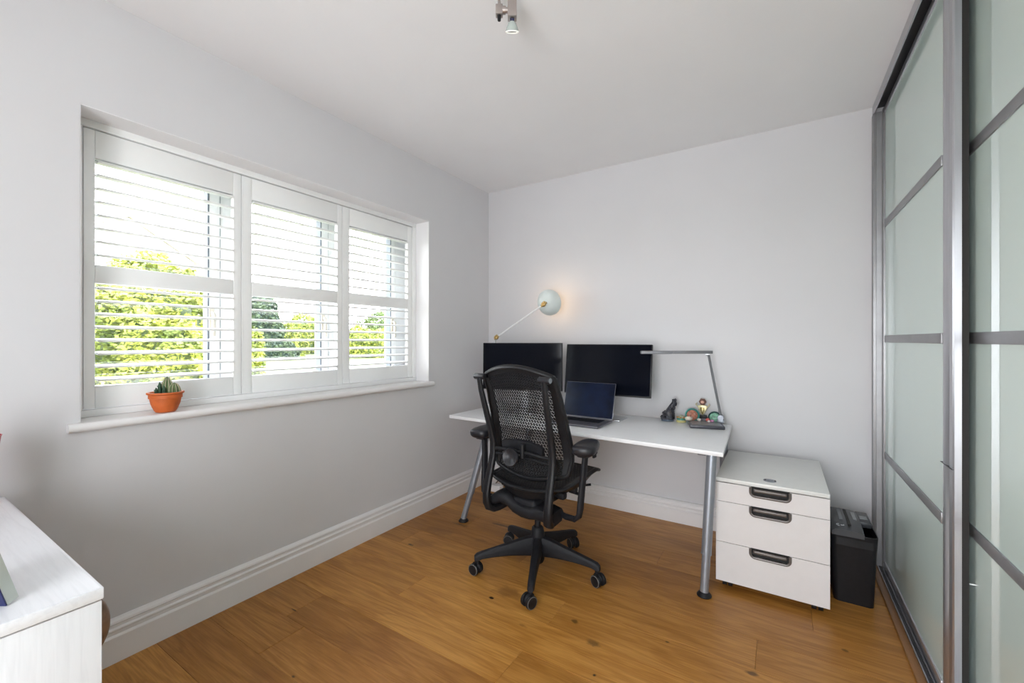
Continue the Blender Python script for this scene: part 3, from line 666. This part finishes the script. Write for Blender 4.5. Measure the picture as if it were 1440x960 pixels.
# ================================================================ ceiling spot
sl = thing('ceiling_spotlight', 'brushed metal ceiling spotlight with a bare clear halogen bulb', 'lamp', (1.30, -1.80, H))
def slb(mb, name, m, parent=sl, **k):
    bmesh.ops.translate(mb.bm, verts=mb.bm.verts, vec=(-1.30, 1.80, -H)); return mb.build(name, m, parent, **k)
ux = Vector((.847, .532, 0)); hp = Vector((1.340, -1.775, 2.46))
rodp = hp-ux*.048
slb(MB().tube([rodp+Vector((0, 0, .0)), rodp+Vector((0, 0, H-.008-rodp.z))], .0055, 12), 'drop_rod', M_nickel)
slb(MB().lathe([(0, 0), (.020, 0), (.020, -.006), (.017, -.009), (0, -.009)], T(rodp.x, rodp.y, H-.0005)), 'canopy', M_nickel)
slb(MB().box(-.013, -.013, -.018, .013, .013, .018, .002, M=Matrix.Translation(rodp+Vector((0, 0, -.002))) @ RZ(.56)).tube([rodp+ux*.012, rodp+ux*.024], .014, 16).tube([rodp+ux*.024, rodp+ux*.033], .010, 16), 'swivel_joint', M_nickel)
slb(MB().tube([rodp+Vector((0, 0, -.038)), rodp+Vector((0, 0, -.018))], [.006, .0075], 12), 'end_cap', M_black)
slb(MB().box(-.0165, -.0165, -.030, .0165, .0165, .031, .001, M=Matrix.Translation(hp) @ RZ(.56)), 'lamp_holder', M_nickel)
slb(MB().tube([hp+Vector((0, 0, .03)), hp+Vector((0, 0, H-hp.z-.001))], .002, 6), 'cable', M_nickel)
bp = hp+Vector((0, 0, -.030)); BT = Matrix.Translation(bp) @ Matrix.Rotation(math.radians(24), 4, ux)
slb(MB().lathe([(0, 0), (.008, 0), (.008, -.010), (0, -.010)], BT, 16), 'bulb_socket', mat('bulb_cap_navy', (.02, .02, .06), .3))
bb = slb(MB().lathe([(.008, -.008), (.014, -.014), (.020, -.026), (.0245, -.038), (.025, -.041), (.0235, -.038), (.019, -.027), (.013, -.016), (.007, -.011)], BT, 28), 'halogen_bulb', M_glassbulb)
slb(MB().lathe([(0, -.0395), (.018, -.0395), (.0205, -.0400), (0, -.0385)], BT, 28), 'bulb_reflector', M_glassbulb, bb)
slb(MB().lathe([(.0195, -.0400), (.0205, -.0430), (.0245, -.0425), (.0252, -.0405), (.0195, -.0400)], BT, 28), 'bulb_rim', M_led, bb)
# ================================================================ dresser at the left
dx0, dx1, dy0, dy1, dz = .100, 1.032, -3.30, -2.8235, .745
dr = thing('dresser', 'white stained wood dresser in the near left corner with a brown handle', 'dresser', ((dx0+dx1)/2, (dy0+dy1)/2, 0))
DO = Vector(((dx0+dx1)/2, (dy0+dy1)/2, 0))
def drb(mb, name, m, parent=dr, **k):
    bmesh.ops.translate(mb.bm, verts=mb.bm.verts, vec=-DO); return mb.build(name, m, parent, **k)
drb(MB().box(dx0, dy0, dz-.023, dx1, dy1, dz, .002).box(dx0+.012, dy0, dz-.001, dx1-.004, dy1-.005, dz+.0005), 'top_board', M_pwood)
drb(MB().box(dx1-.026, dy0+.004, 0, dx1-.004, dy1-.002, dz-.0265, .002), 'side_panel', M_pwoodv)
drb(MB().box(dx0+.004, dy0+.004, 0, dx0+.026, dy1-.022, dz-.0265, .002), 'side_panel', M_pwoodv)
drb(MB().box(dx0+.027, dy0+.006, .06, dx1-.027, dy1-.024, dz-.024), 'body', M_pwood, smooth=0)
for za, zb in ((.07, .28), (.285, .495), (.50, .715)):
    w_ = drb(MB().box(dx0+.03, dy1-.0235, za, dx1-.029, dy1-.004, zb, .002), 'drawer', M_pwood)
    for hx in (.25, .885):
        zc = (za+zb)/2
        rings = []
        for i in range(9):
            u = i/8; p_ = math.sin(PI*min(1, .12+u*.88))**.5 if u < 1 else .02
            rings.append([Vector((hx+.035*p_*math.cos(a), dy1-.004+.052*max(0, math.sin(a))*math.sin(PI*(.25+.6*u)), zc+.050-.125*u)) for a in [2*PI*k/16 for k in range(16)]])
        drb(MB().loft(rings), 'handle', mat('aged_brown_handle', (.26, .17, .12), .35, .3, var=.4, scale=30), w_, label='rounded aged brown handle')
# book leaning on the dresser (partly out of frame)
bk = thing('book', 'pale-edged navy book leaning on the white dresser, cut by the frame', 'book', (.964, -2.942, dz+.0012), math.radians(32.14))
Mb = RX(math.radians(17))
MB().box(-.150, 0, 0, 0, .0025, .21, .0005, M=Mb).box(-.150, .0026, 0, -.1475, .0194, .21, .0005, M=Mb).build('cover', mat('navy_cover', (.012, .018, .10), .35), bk)
MB().box(-.147, .0026, .0, -.0003, .0215, .208, M=Mb).build('pages', mat('page_edge', (.55, .58, .54), .7, var=.04, scale=3, stretch=(1, 400, 1)), bk, smooth=0)
vs = thing('vase', 'red tapered vase at the left edge of the photo, on the dresser', 'vase', (.180, -2.9015, dz+.0012))
MB().lathe([(0, 0), (.032, 0), (.034, .004), (.060, .204), (.062, .209), (.0595, .209), (.034, .012), (0, .010)]).build('body', mat('red_glaze', (.45, .012, .02), .3), vs)
# ================================================================ office chair
ch = thing('office_chair', 'black high-back office chair with perforated lattice back, seen from behind', 'chair', (1.07, -1.085, 0), -.074)
def CB(mb, name, m, parent=ch, **k): return mb.build(name, m, parent, **k)
# base
CB(MB().lathe([(0, .045), (.030, .045), (.036, .06), (.040, .12), (.036, .20), (.031, .228), (.024, .236), (0, .236)]), 'hub', M_blackmatte)
CB(MB().tube([(0, 0, .23), (0, 0, .42)], .0165, 20), 'gas_cylinder', M_black)
spoke0 = None
for i in range(5):
    a = math.radians(5+72*i)+.074
    Rm = RZ(a)
    rings = []
    for (r_, zc, hw, hh) in ((.02, .135, .031, .055), (.08, .133, .028, .046), (.16, .124, .024, .033), (.24, .113, .021, .024), (.300, .103, .0195, .019), (.328, .094, .019, .020), (.342, .088, .014, .014)):
        ring = []
        for k_ in range(12):
            q = 2*PI*k_/12; sx = math.copysign(abs(math.cos(q))**.6, math.cos(q)); sz = math.copysign(abs(math.sin(q))**.6, math.sin(q))
            ring.append(Rm @ Vector((r_, sx*hw*(1 if sz < 0 else .85), zc+sz*hh)))
        rings.append(ring)
    sp_ = CB(MB().loft(rings), 'base_arm', M_blackmatte)
    yaw = [-.5, 1.2, .9, -.75, -.77][i]
    Mc = Rm @ T(.325, 0, 0) @ RZ(yaw)
    cst = CB(MB().tube([Mc @ Vector((0, 0, .05)), Mc @ Vector((0, 0, .085))], .009, 12).sphere((0, 0, 0), (.030, .012, .026), 16, M=Mc @ T(.008, 0, .040)), 'caster', M_blackmatte)
    for sgn in (-1, 1):
        wp = Mc @ T(.012, 0, .0312) @ RX(PI/2)
        wm = MB().lathe([(0, sgn*.010), (.026, sgn*.010), (.0305, sgn*.013), (.0305, sgn*.024), (.027, sgn*.027), (.012, sgn*.0285), (0, sgn*.0285)], wp, 28)
        wh = CB(wm, 'wheel', M_black, cst)
    # thin pale ring on the wheel hubs
    for sgn in (-1, 1):
        CB(MB().lathe([(.0255, sgn*.0272), (.0272, sgn*.0276), (.0285, sgn*.0265), (.0272, sgn*.0262)], Mc @ T(.012, 0, .0312) @ RX(PI/2), 28), 'wheel_ring', mat('wheel_ring_grey', (.14, .13, .12), .4), cst)
# tilt mechanism
def rbox(c, h, n=12, pw=.5, tilt=0):
    return None
CB(MB().box(-.075, -.14, .36, .075, .13, .425, .02, 3).box(-.05, -.05, .33, .05, .05, .37, .012), 'tilt_mechanism', M_blackmatte)
yoke = MB()
yk = [(-.195, -.15, .375), (-.165, -.145, .398), (-.13, -.14, .412), (-.09, -.135, .405), (-.05, -.13, .375), (0, -.13, .362), (.05, -.13, .362), (.10, -.135, .372), (.15, -.145, .375), (.195, -.15, .368)]
yoke.loft([[Vector((x, y+dy, z+dzz)) for dy, dzz in ((-.035, .010), (-.028, .026), (.0, .034), (.07, .034), (.085, .015), (.07, -.028), (0, -.034), (-.028, -.026), (-.036, -.010))] for x, y, z in yk])
CB(yoke, 'back_yoke', M_blackmatte, smooth=50)
CB(MB().lathe([(0, 0), (.012, 0), (.012, .006), (.006, .009), (0, .009)], toward((-.200, -.178, .388), (-.1, -1, .2)), 14), 'yoke_bolt', M_silver)
# back profile functions (local: y forward, z up)
def lerp_tab(tab, z):
    for (a, va), (b, vb) in zip(tab, tab[1:]):
        if a <= z <= b: u = (z-a)/(b-a); u = u*u*(3-2*u)*.5+u*.5; return va+(vb-va)*u
    return tab[0][1] if z < tab[0][0] else tab[-1][1]
Ymid = [(.50, -.125), (.56, -.095), (.64, -.080), (.72, -.095), (.82, -.125), (.94, -.165), (1.04, -.205), (1.12, -.240)]
Whalf = [(.50, .185), (.56, .225), (.66, .240), (.76, .236), (.90, .226), (1.04, .216), (1.12, .206)]
def back_pt(u, v, off=0):
    """u -1..1, v 0..1; top edge arches"""
    zt = 1.108-.050*u*u; zb = .525+.035*u*u
    z = zb+(zt-zb)*v
    x = u*lerp_tab(Whalf, z)
    y = lerp_tab(Ymid, z)+.028*u*u+off
    return Vector((x, y, z))
def lattice(fn, nu, nv, hole, m, name, parent, inside=None, thick=.005):
    """sheet of triangular cells, each with a triangular hole"""
    b = bmesh.new(); V = {}
    def vert(i, j):
        if (i, j) not in V:
            u = (i+(.5 if j % 2 else 0))/nu; v = j/nv; V[(i, j)] = (b.verts.new(fn(min(1, max(0, u)), v)), (u, v))
        return V[(i, j)]
    for j in range(nv):
        for i in range(-1, nu+1):
            if j % 2 == 0: tris = [((i, j), (i+1, j), (i, j+1)), ((i+1, j), (i+1, j+1), (i, j+1))]
            else: tris = [((i, j), (i+1, j), (i+1, j+1)), ((i, j), (i+1, j+1), (i, j+1))]
            for tr_ in tris:
                q = []
                ok = True
                for (a, c) in tr_:
                    u = (a+(.5 if c % 2 else 0))/nu
                    if u < -.001 or u > 1.001: ok = False
                if not ok: continue
                q = [vert(a, c)[0] for a, c in tr_]
                cen = (q[0].co+q[1].co+q[2].co)/3
                uvc = sum(V[t_][1][0] for t_ in tr_)/3, sum(V[t_][1][1] for t_ in tr_)/3
                h = hole(*uvc) if callable(hole) else hole
                if h <= 0: b.faces.new(q); continue
                ins = [b.verts.new(cen+(w_.co-cen)*h) for w_ in q]
                for k_ in range(3): b.faces.new((q[k_], q[(k_+1) % 3], ins[(k_+1) % 3], ins[k_]))
    mb = MB(); mb.add(b)
    o = mb.build(name, m, parent, recalc=False, kind='stuff')
    md = o.modifiers.new('thickness', 'SOLIDIFY'); md.thickness = thick; md.offset = 0
    return o
CB_back = CB(MB().tube([back_pt(math.cos(a)*.97, .5+.5*math.sin(a)) if False else back_pt(u, v) for (u, v) in
        [(-1, .02+.96*i/14) for i in range(15)]+[(-.94, 1)]+[(-.85+1.7*i/14, 1) for i in range(15)]+[(.94, 1)]+[(1, .98-.96*i/14) for i in range(15)]+[(.94, 0)]+[(.85-1.7*i/14, 0) for i in range(15)]+[(-.94, 0), (-1, .02)]],
        .014, 10, cap=False, flat=.8), 'back_frame', M_black)
# wider top band of the frame
tb = MB()
N = 24; Rn = []
for i in range(N+1):
    u = -1+2*i/N
    p0 = back_pt(u, 1.0); p1 = back_pt(u, .945)
    Rn.append([p0+Vector((0, -.010, .008)), p0+Vector((0, .010, .010)), p1+Vector((0, .010, 0)), p1+Vector((0, -.008, 0))])
tb.loft(Rn); CB(tb, 'top_band', M_black, CB_back)
# side wings of the back frame
for sgn in (-1, 1):
    Rn = []
    for i in range(21):
        v = .02+.95*i/20; w_ = .030+.016*math.sin(PI*v)
        p0 = back_pt(sgn*1.0, v); p1 = back_pt(sgn*(1-w_/.23), v)
        Rn.append([p0+Vector((0, -.008, 0)), p0+Vector((sgn*.004, .008, 0)), p1+Vector((0, .007, 0)), p1+Vector((0, -.005, 0))])
    tb = MB(); tb.loft(Rn); CB(tb, 'side_band', M_black, CB_back)
lattice(lambda u, v: back_pt(-.90+1.8*u, .02+.94*v), 26, 34, .76, M_mesh, 'back_lattice', CB_back, thick=.004)
# posts
for sgn in (-1, 1):
    pp = [(.204, -.262, 1.045), (.203, -.250, .98), (.200, -.222, .88), (.196, -.192, .78), (.193, -.170, .70), (.192, -.166, .64), (.192, -.178, .57), (.192, -.194, .50), (.191, -.204, .43), (.188, -.204, .385), (.184, -.192, .356), (.176, -.168, .344), (.165, -.135, .345), (.15, -.09, .352)]
    wd = [.013, .0145, .016, .0175, .0185, .019, .0195, .020, .021, .022, .023, .024, .023, .020]
    P_ = [Vector((sgn*x+(.013*min(1, max(0, (z-.42)/.3))+.009*math.sin(PI*min(1, max(0, (z-.42)/.62))) if sgn < 0 else 0), y, z)) for x, y, z in pp]
    # elliptical section, wider across x
    Rn = []
    for i, p_ in enumerate(P_):
        d = (P_[min(i+1, len(P_)-1)]-P_[max(i-1, 0)]).normalized(); ax_ = Vector((1, 0, 0)); nn = d.cross(ax_).normalized(); ax_ = nn.cross(d)
        Rn.append([p_+ax_*wd[i]*math.copysign(abs(math.cos(q))**.7, math.cos(q))+nn*wd[i]*.75*math.copysign(abs(math.sin(q))**.7, math.sin(q)) for q in [2*PI*k_/14 for k_ in range(14)]])
    post = CB(MB().loft(Rn), 'back_post', M_black)
    # inner ridge strip
    CB(MB().tube([p_+Vector((sgn*-.004, -wd[i]*.70, 0)) for i, p_ in enumerate(P_[:9])], .004, 6), 'post_ridge', M_blackmatte, post)
    x0 = sgn*.170+(.008 if sgn < 0 else 0)
    CB(MB().lathe([(0, 0), (.0135, 0), (.0165, .003), (.0165, .060), (.014, .064), (0, .064)], toward((x0, -.252, 1.052), (sgn, -.05, 0)), 22), 'pivot_roller', M_armpad, post)
    CB(MB().lathe([(0, 0), (.0125, 0), (.0125, .002), (0, .002)], toward((x0+sgn*.0635, -.2552, 1.052), (sgn, -.05, 0)), 20), 'roller_cap', M_leg, post)
    CB(MB().tube([(sgn*.20, -.245, 1.05), (sgn*.20, -.19, 1.048)], .010, 10), 'frame_link', M_black, post)
# lumbar support
lb = MB()
for (z, r_, yo) in ((.668, .010, -.02), (.640, .0065, -.015)):
    lb.tube([(-.19, -.165, z), (-.13, -.150+yo, z+.002), (-.05, -.135+yo, z), (.05, -.135+yo, z-.002), (.13, -.150+yo, z-.004), (.19, -.165, z-.006)], r_, 10)
lum = CB(lb, 'lumbar_band', M_black)
CB(MB().loft([[Vector((x, -.118-.02*(x/.12)**2+dy, zc_+dzz)) for dy, dzz in ((0, -.030), (-.012, -.024), (-.014, .024), (0, .030), (.008, .024), (.008, -.024))] for x, zc_ in ((-.125, .684), (-.10, .690), (-.04, .692), (.04, .690), (.10, .684), (.125, .676))]), 'lumbar_pad', M_blackmatte, lum, smooth=50)
CB(MB().tube([(.012, -.16, .640), (.012, -.16, .708)], .013, 12), 'adjust_lug', M_black, lum)
dl = MB().lathe([(.0, -.03), (.030, -.03), (.040, -.008), (.0455, .002), (.0465, .010), (.043, .015), (.036, .013), (.026, .004), (.012, -.001), (0, -.002)], toward((-.034, -.195, .644), (.05, -1, .22)), 40)
CB(dl, 'lumbar_dial', M_armpad, lum, label='round dished dial knob')
# seat
def seat_pt(u, v):
    """u -1..1, v 0 rear .. 1 front"""
    hw = .245*(1-.10*(1-v)**2)*(1-.04*v)
    y = -.17+.49*v
    if v > .999: pass
    x = u*hw
    z = .487+.034*v+.020*u*u*(1-.4*v)-.05*max(0, v-.82)**2*30*.35
    y -= .055*u*u*(1 if v > .5 else -1)*abs(2*v-1)
    z -= .012*(1-u*u)*math.sin(PI*min(1, v))
    return Vector((x, y, z))
ol = [(-1, .03+.94*i/12) for i in range(13)]+[(-.95, .99)]+[(-.86+1.72*i/14, 1) for i in range(15)]+[(.95, .99)]+[(1, .97-.94*i/12) for i in range(13)]+[(.95, .01)]+[(.86-1.72*i/14, 0) for i in range(15)]+[(-.95, .01), (-1, .03)]
sf_ = CB(MB().tube([seat_pt(u, v) for u, v in ol], .014, 10, cap=False, flat=.7), 'seat_frame', M_black)
# deep rear apron of the seat shell
rg = []
for i in range(21):
    u = -1+2*i/20; p_ = seat_pt(u*.98, .01 if abs(u) < .98 else .03)
    dd = .042*(1-u*u)**.5+.012
    rg.append([p_+Vector((0, -.012, .006)), p_+Vector((0, .004, .010)), p_+Vector((-u*.03, .05, -dd)), p_+Vector((-u*.03, .022, -dd-.004))])
CB(MB().loft(rg), 'seat_apron', M_black, sf_, smooth=40)
for sgn in (-1, 1):
    rg = []
    for i in range(17):
        v = .02+.96*i/16; p_ = seat_pt(sgn, v); dd = .030*math.sin(PI*v)+.012
        rg.append([p_+Vector((sgn*.008, 0, .004)), p_+Vector((-sgn*.02, 0, .008)), p_+Vector((-sgn*.045, 0, -dd)), p_+Vector((-sgn*.02, 0, -dd-.006))])
    CB(MB().loft(rg), 'seat_side', M_black, sf_, smooth=40)
lattice(lambda u, v: seat_pt(-.95+1.9*u, .02+.95*v), 28, 28, .66, M_mesh, 'seat_lattice', sf_, thick=.005)
CB(MB().box(-.15, -.10, .425, .15, .20, .452, .012, 3).box(-.20, .05, .435, .20, .09, .468, .01).box(-.20, -.07, .435, .20, -.03, .470, .01), 'seat_carrier', M_blackmatte)
CB(MB().tube([(.15, .16, .445), (.20, .18, .447), (.222, .19, .452)], [.008, .010, .012], 12, flat=.5).tube([(.15, .08, .43), (.215, .09, .425)], [.008, .014], 10, flat=.6), 'lever', M_blackmatte)
# armrests
for sgn in (-1, 1):
    pts = [(.14, -.06, .372), (.22, -.085, .368), (.275, -.095, .372), (.298, -.095, .392), (.302, -.090, .43), (.306, -.080, .52), (.312, -.072, .60), (.318, -.068, .685)]
    ww = [.016, .016, .017, .019, .021, .021, .020, .019]
    ap = CB(MB().tube([(sgn*x, y, z) for x, y, z in pts], ww, 14, flat=.72, up=(sgn, 0, .01)), 'arm_support', M_blackmatte)
    Rn = []
    for (yy, hw, zt, zb) in ((-.115, .016, .010, -.010), (-.110, .040, .018, -.022), (-.095, .053, .023, -.030), (-.06, .058, .025, -.033), (0, .056, .024, -.032), (.05, .050, .022, -.028), (.085, .040, .018, -.020), (.105, .026, .010, -.012), (.112, .010, .004, -.004)):
        ring = []
        for k_ in range(20):
            q = 2*PI*k_/20; c_ = math.copysign(abs(math.cos(q))**.75, math.cos(q)); s_ = math.copysign(abs(math.sin(q))**.75, math.sin(q))
            ring.append(Vector((sgn*.320+c_*hw, -.05+yy, .712+(zt if s_ > 0 else -zb)*s_)))
        Rn.append([Matrix.Translation((sgn*.320, -.05, .012)) @ RZ(.22) @ T(-sgn*.320, .05, 0) @ v for v in ring])
    pad = CB(MB().loft(Rn), 'arm_pad', M_armpad, smooth=60)
    CB(MB().box(sgn*.320-.028, -.11, .678, sgn*.320+.028, .01, .696, .006), 'pad_bracket', M_blackmatte, ap)
    CB(MB().box(sgn*.320+.030, -.06, .672, sgn*.320+.040, -.03, .695, .003), 'pad_lever', M_blackmatte, ap)
# ================================================================ outdoors
MB().box(-70, -40, -.12, -.5, 60, -.02).build('ground', M_grass, smooth=0, kind='structure')
def leaves(name, m, parent, c, r, n, ls, shape='round', seed=1, loc=(0, 0, 0)):
    rnd = random.Random(seed); vs, fs = [], []
    for i in range(n):
        z = rnd.uniform(-.35, 1) if shape != 'cone' else rnd.random()
        a = rnd.uniform(0, 2*PI)
        if shape == 'cone': rad = (1-z)*.95+.03; p = Vector((rad*math.cos(a), rad*math.sin(a), z))
        elif shape == 'hedge':
            p = Vector((rnd.uniform(-1, 1), rnd.uniform(-1, 1), rnd.uniform(-1, 1))); m_ = max(abs(p.x), abs(p.y), abs(p.z)); p = p/m_; 
        else: q = math.sqrt(max(0, 1-z*z)); p = Vector((q*math.cos(a), q*math.sin(a), z))
        k_ = 1+.28*noise.noise(p*2.3+Vector((seed, 0, 0)))+.12*noise.noise(p*6+Vector((0, seed, 0)))-rnd.random()*.10
        P3 = Vector(c)+Vector((p.x*r[0]*k_, p.y*r[1]*k_, p.z*r[2]*k_))
        d1 = Vector((rnd.gauss(0, 1), rnd.gauss(0, 1), rnd.gauss(0, .6))).normalized(); d2 = d1.cross(Vector((rnd.gauss(0, 1), rnd.gauss(0, 1), rnd.gauss(0, 1)))).normalized()
        s_ = ls*rnd.uniform(.6, 1.3); b0 = len(vs)
        vs += [P3-d1*s_, P3+d2*s_*.5, P3+d1*s_, P3-d2*s_*.5]; fs.append((b0, b0+1, b0+2, b0+3))
    me = bpy.data.meshes.new(name); me.from_pydata(vs, [], fs); me.materials.append(m)
    o = bpy.data.objects.new(name, me); scn.collection.objects.link(o); o.parent = parent; o.location = loc; o['kind'] = 'stuff'
    return o
def bush(nm, lab, cat, loc, r, m, n, ls, shape='round', seed=1, trunk=True, group=None):
    t = thing(nm, lab, cat, loc, 0, group)
    zc = r[2]*.35 if shape == 'round' else (0.02 if shape == 'cone' else r[2])
    core = MB()
    if shape == 'cone': core.lathe([(r[0]*.85, zc), (r[0]*.5, zc+r[2]*.4), (.02, zc+r[2]*.88)])
    elif shape == 'hedge': core.box(-r[0]*.82, -r[1]*.82, .02, r[0]*.82, r[1]*.82, r[2]*1.8, .1)
    else: core.sphere((0, 0, zc), (r[0]*.8, r[1]*.8, r[2]*.8), 16)
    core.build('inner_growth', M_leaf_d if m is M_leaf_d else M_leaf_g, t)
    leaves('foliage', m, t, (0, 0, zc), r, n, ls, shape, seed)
    MB().tube([(0, 0, -.02), (0, 0, max(.3, zc))], [.08, .05], 8).build('trunk', M_bark, t)
    return t
G = -.02
bush('conifer_bush', 'large yellow-green bush close outside the left window pane', 'bush', (-5.2, -.80, G), (1.15, 1.1, 1.7), M_leaf_y, 42000, .036, seed=3)
bush('conifer_bush', 'lower yellow-green bush to the right of the large bush, outside the left pane', 'bush', (-7.4, 1.0, G), (.8, .85, 1.3), M_leaf_y, 24000, .042, seed=8)
bush('cone_topiary', 'pale clipped cone bush on the lawn beyond the middle pane', 'bush', (-26.8, 14.1, G), (.95, .95, 1.22), M_leaf_y, 5000, .06, 'cone', seed=5)
bush('dark_conifer', 'dark blue-green conifer beyond the left side of the middle pane', 'tree', (-33.5, 15.3, G), (1.5, 1.5, 3.6), M_leaf_d, 9000, .16, 'round', seed=6)
bush('garden_bush', 'bright green bush behind the clipped cone, middle pane', 'bush', (-35.8, 20.6, G), (2.6, 2.6, 2.7), M_leaf_y, 9000, .12, seed=9)
bush('dark_conifer', 'low dark shrub in front of the clipped cone bush', 'tree', (-24.6, 12.0, G), (1.0, 1.0, .95), M_leaf_d, 5000, .08, seed=10)
bush('garden_bush', 'yellow-green bush beyond the right window pane', 'bush', (-24.5, 18.3, G), (2.6, 2.4, 1.6), M_leaf_y, 9000, .11, seed=12)
bush('garden_bush', 'tall mid-green bush far behind the right window pane', 'bush', (-29, 25.5, G), (3.8, 3.4, 3.0), M_leaf_g, 9000, .14, seed=13)
t = thing('garden_hedge', 'long mid-green hedge at the far end of the lawn', 'hedge', (-43, 25, G), -.5)
MB().box(-.8, -15, 0, .8, 15, 1.5, .1).build('inner_growth', M_leaf_g, t)
leaves('foliage', M_leaf_g, t, (0, 0, .85), (1.0, 15.5, .95), 16000, .16, 'hedge', 21)
hs = thing('house', 'white rendered gabled house across the garden, seen through the left shutter', 'house', (-25, 4.6, G), math.radians(14))
M_render = mat('white_render', (.78, .76, .72), .9, var=.03); M_tile = mat('clay_roof_tile', (.52, .46, .42), .8, var=.2, scale=8)
MB().prism([(-3.2, 0), (3.2, 0), (3.2, 5.6), (0, 7.3), (-3.2, 5.6)], -4, 4, 0, M=T(-4, 0, 0) @ RZ(PI/2) @ RX(PI/2)).build('wall', M_render, hs, smooth=0)
for sgn in (-1, 1):
    MB().loft([[Vector((xx, sgn*0, 7.34)), Vector((xx, sgn*3.6, 5.45)), Vector((xx, sgn*3.6, 5.62)), Vector((xx, 0, 7.52))] for xx in (-8.2, .25)]).build('roof', M_tile, hs, smooth=0)
wn = MB().box(.0, -.6, 3.6, .06, .6, 4.8).build('window', M_upvc, hs, smooth=0)
MB().box(.061, -.52, 3.68, .07, .52, 4.72).build('pane', mat('far_pane', (.3, .34, .38), .1), wn, smooth=0)
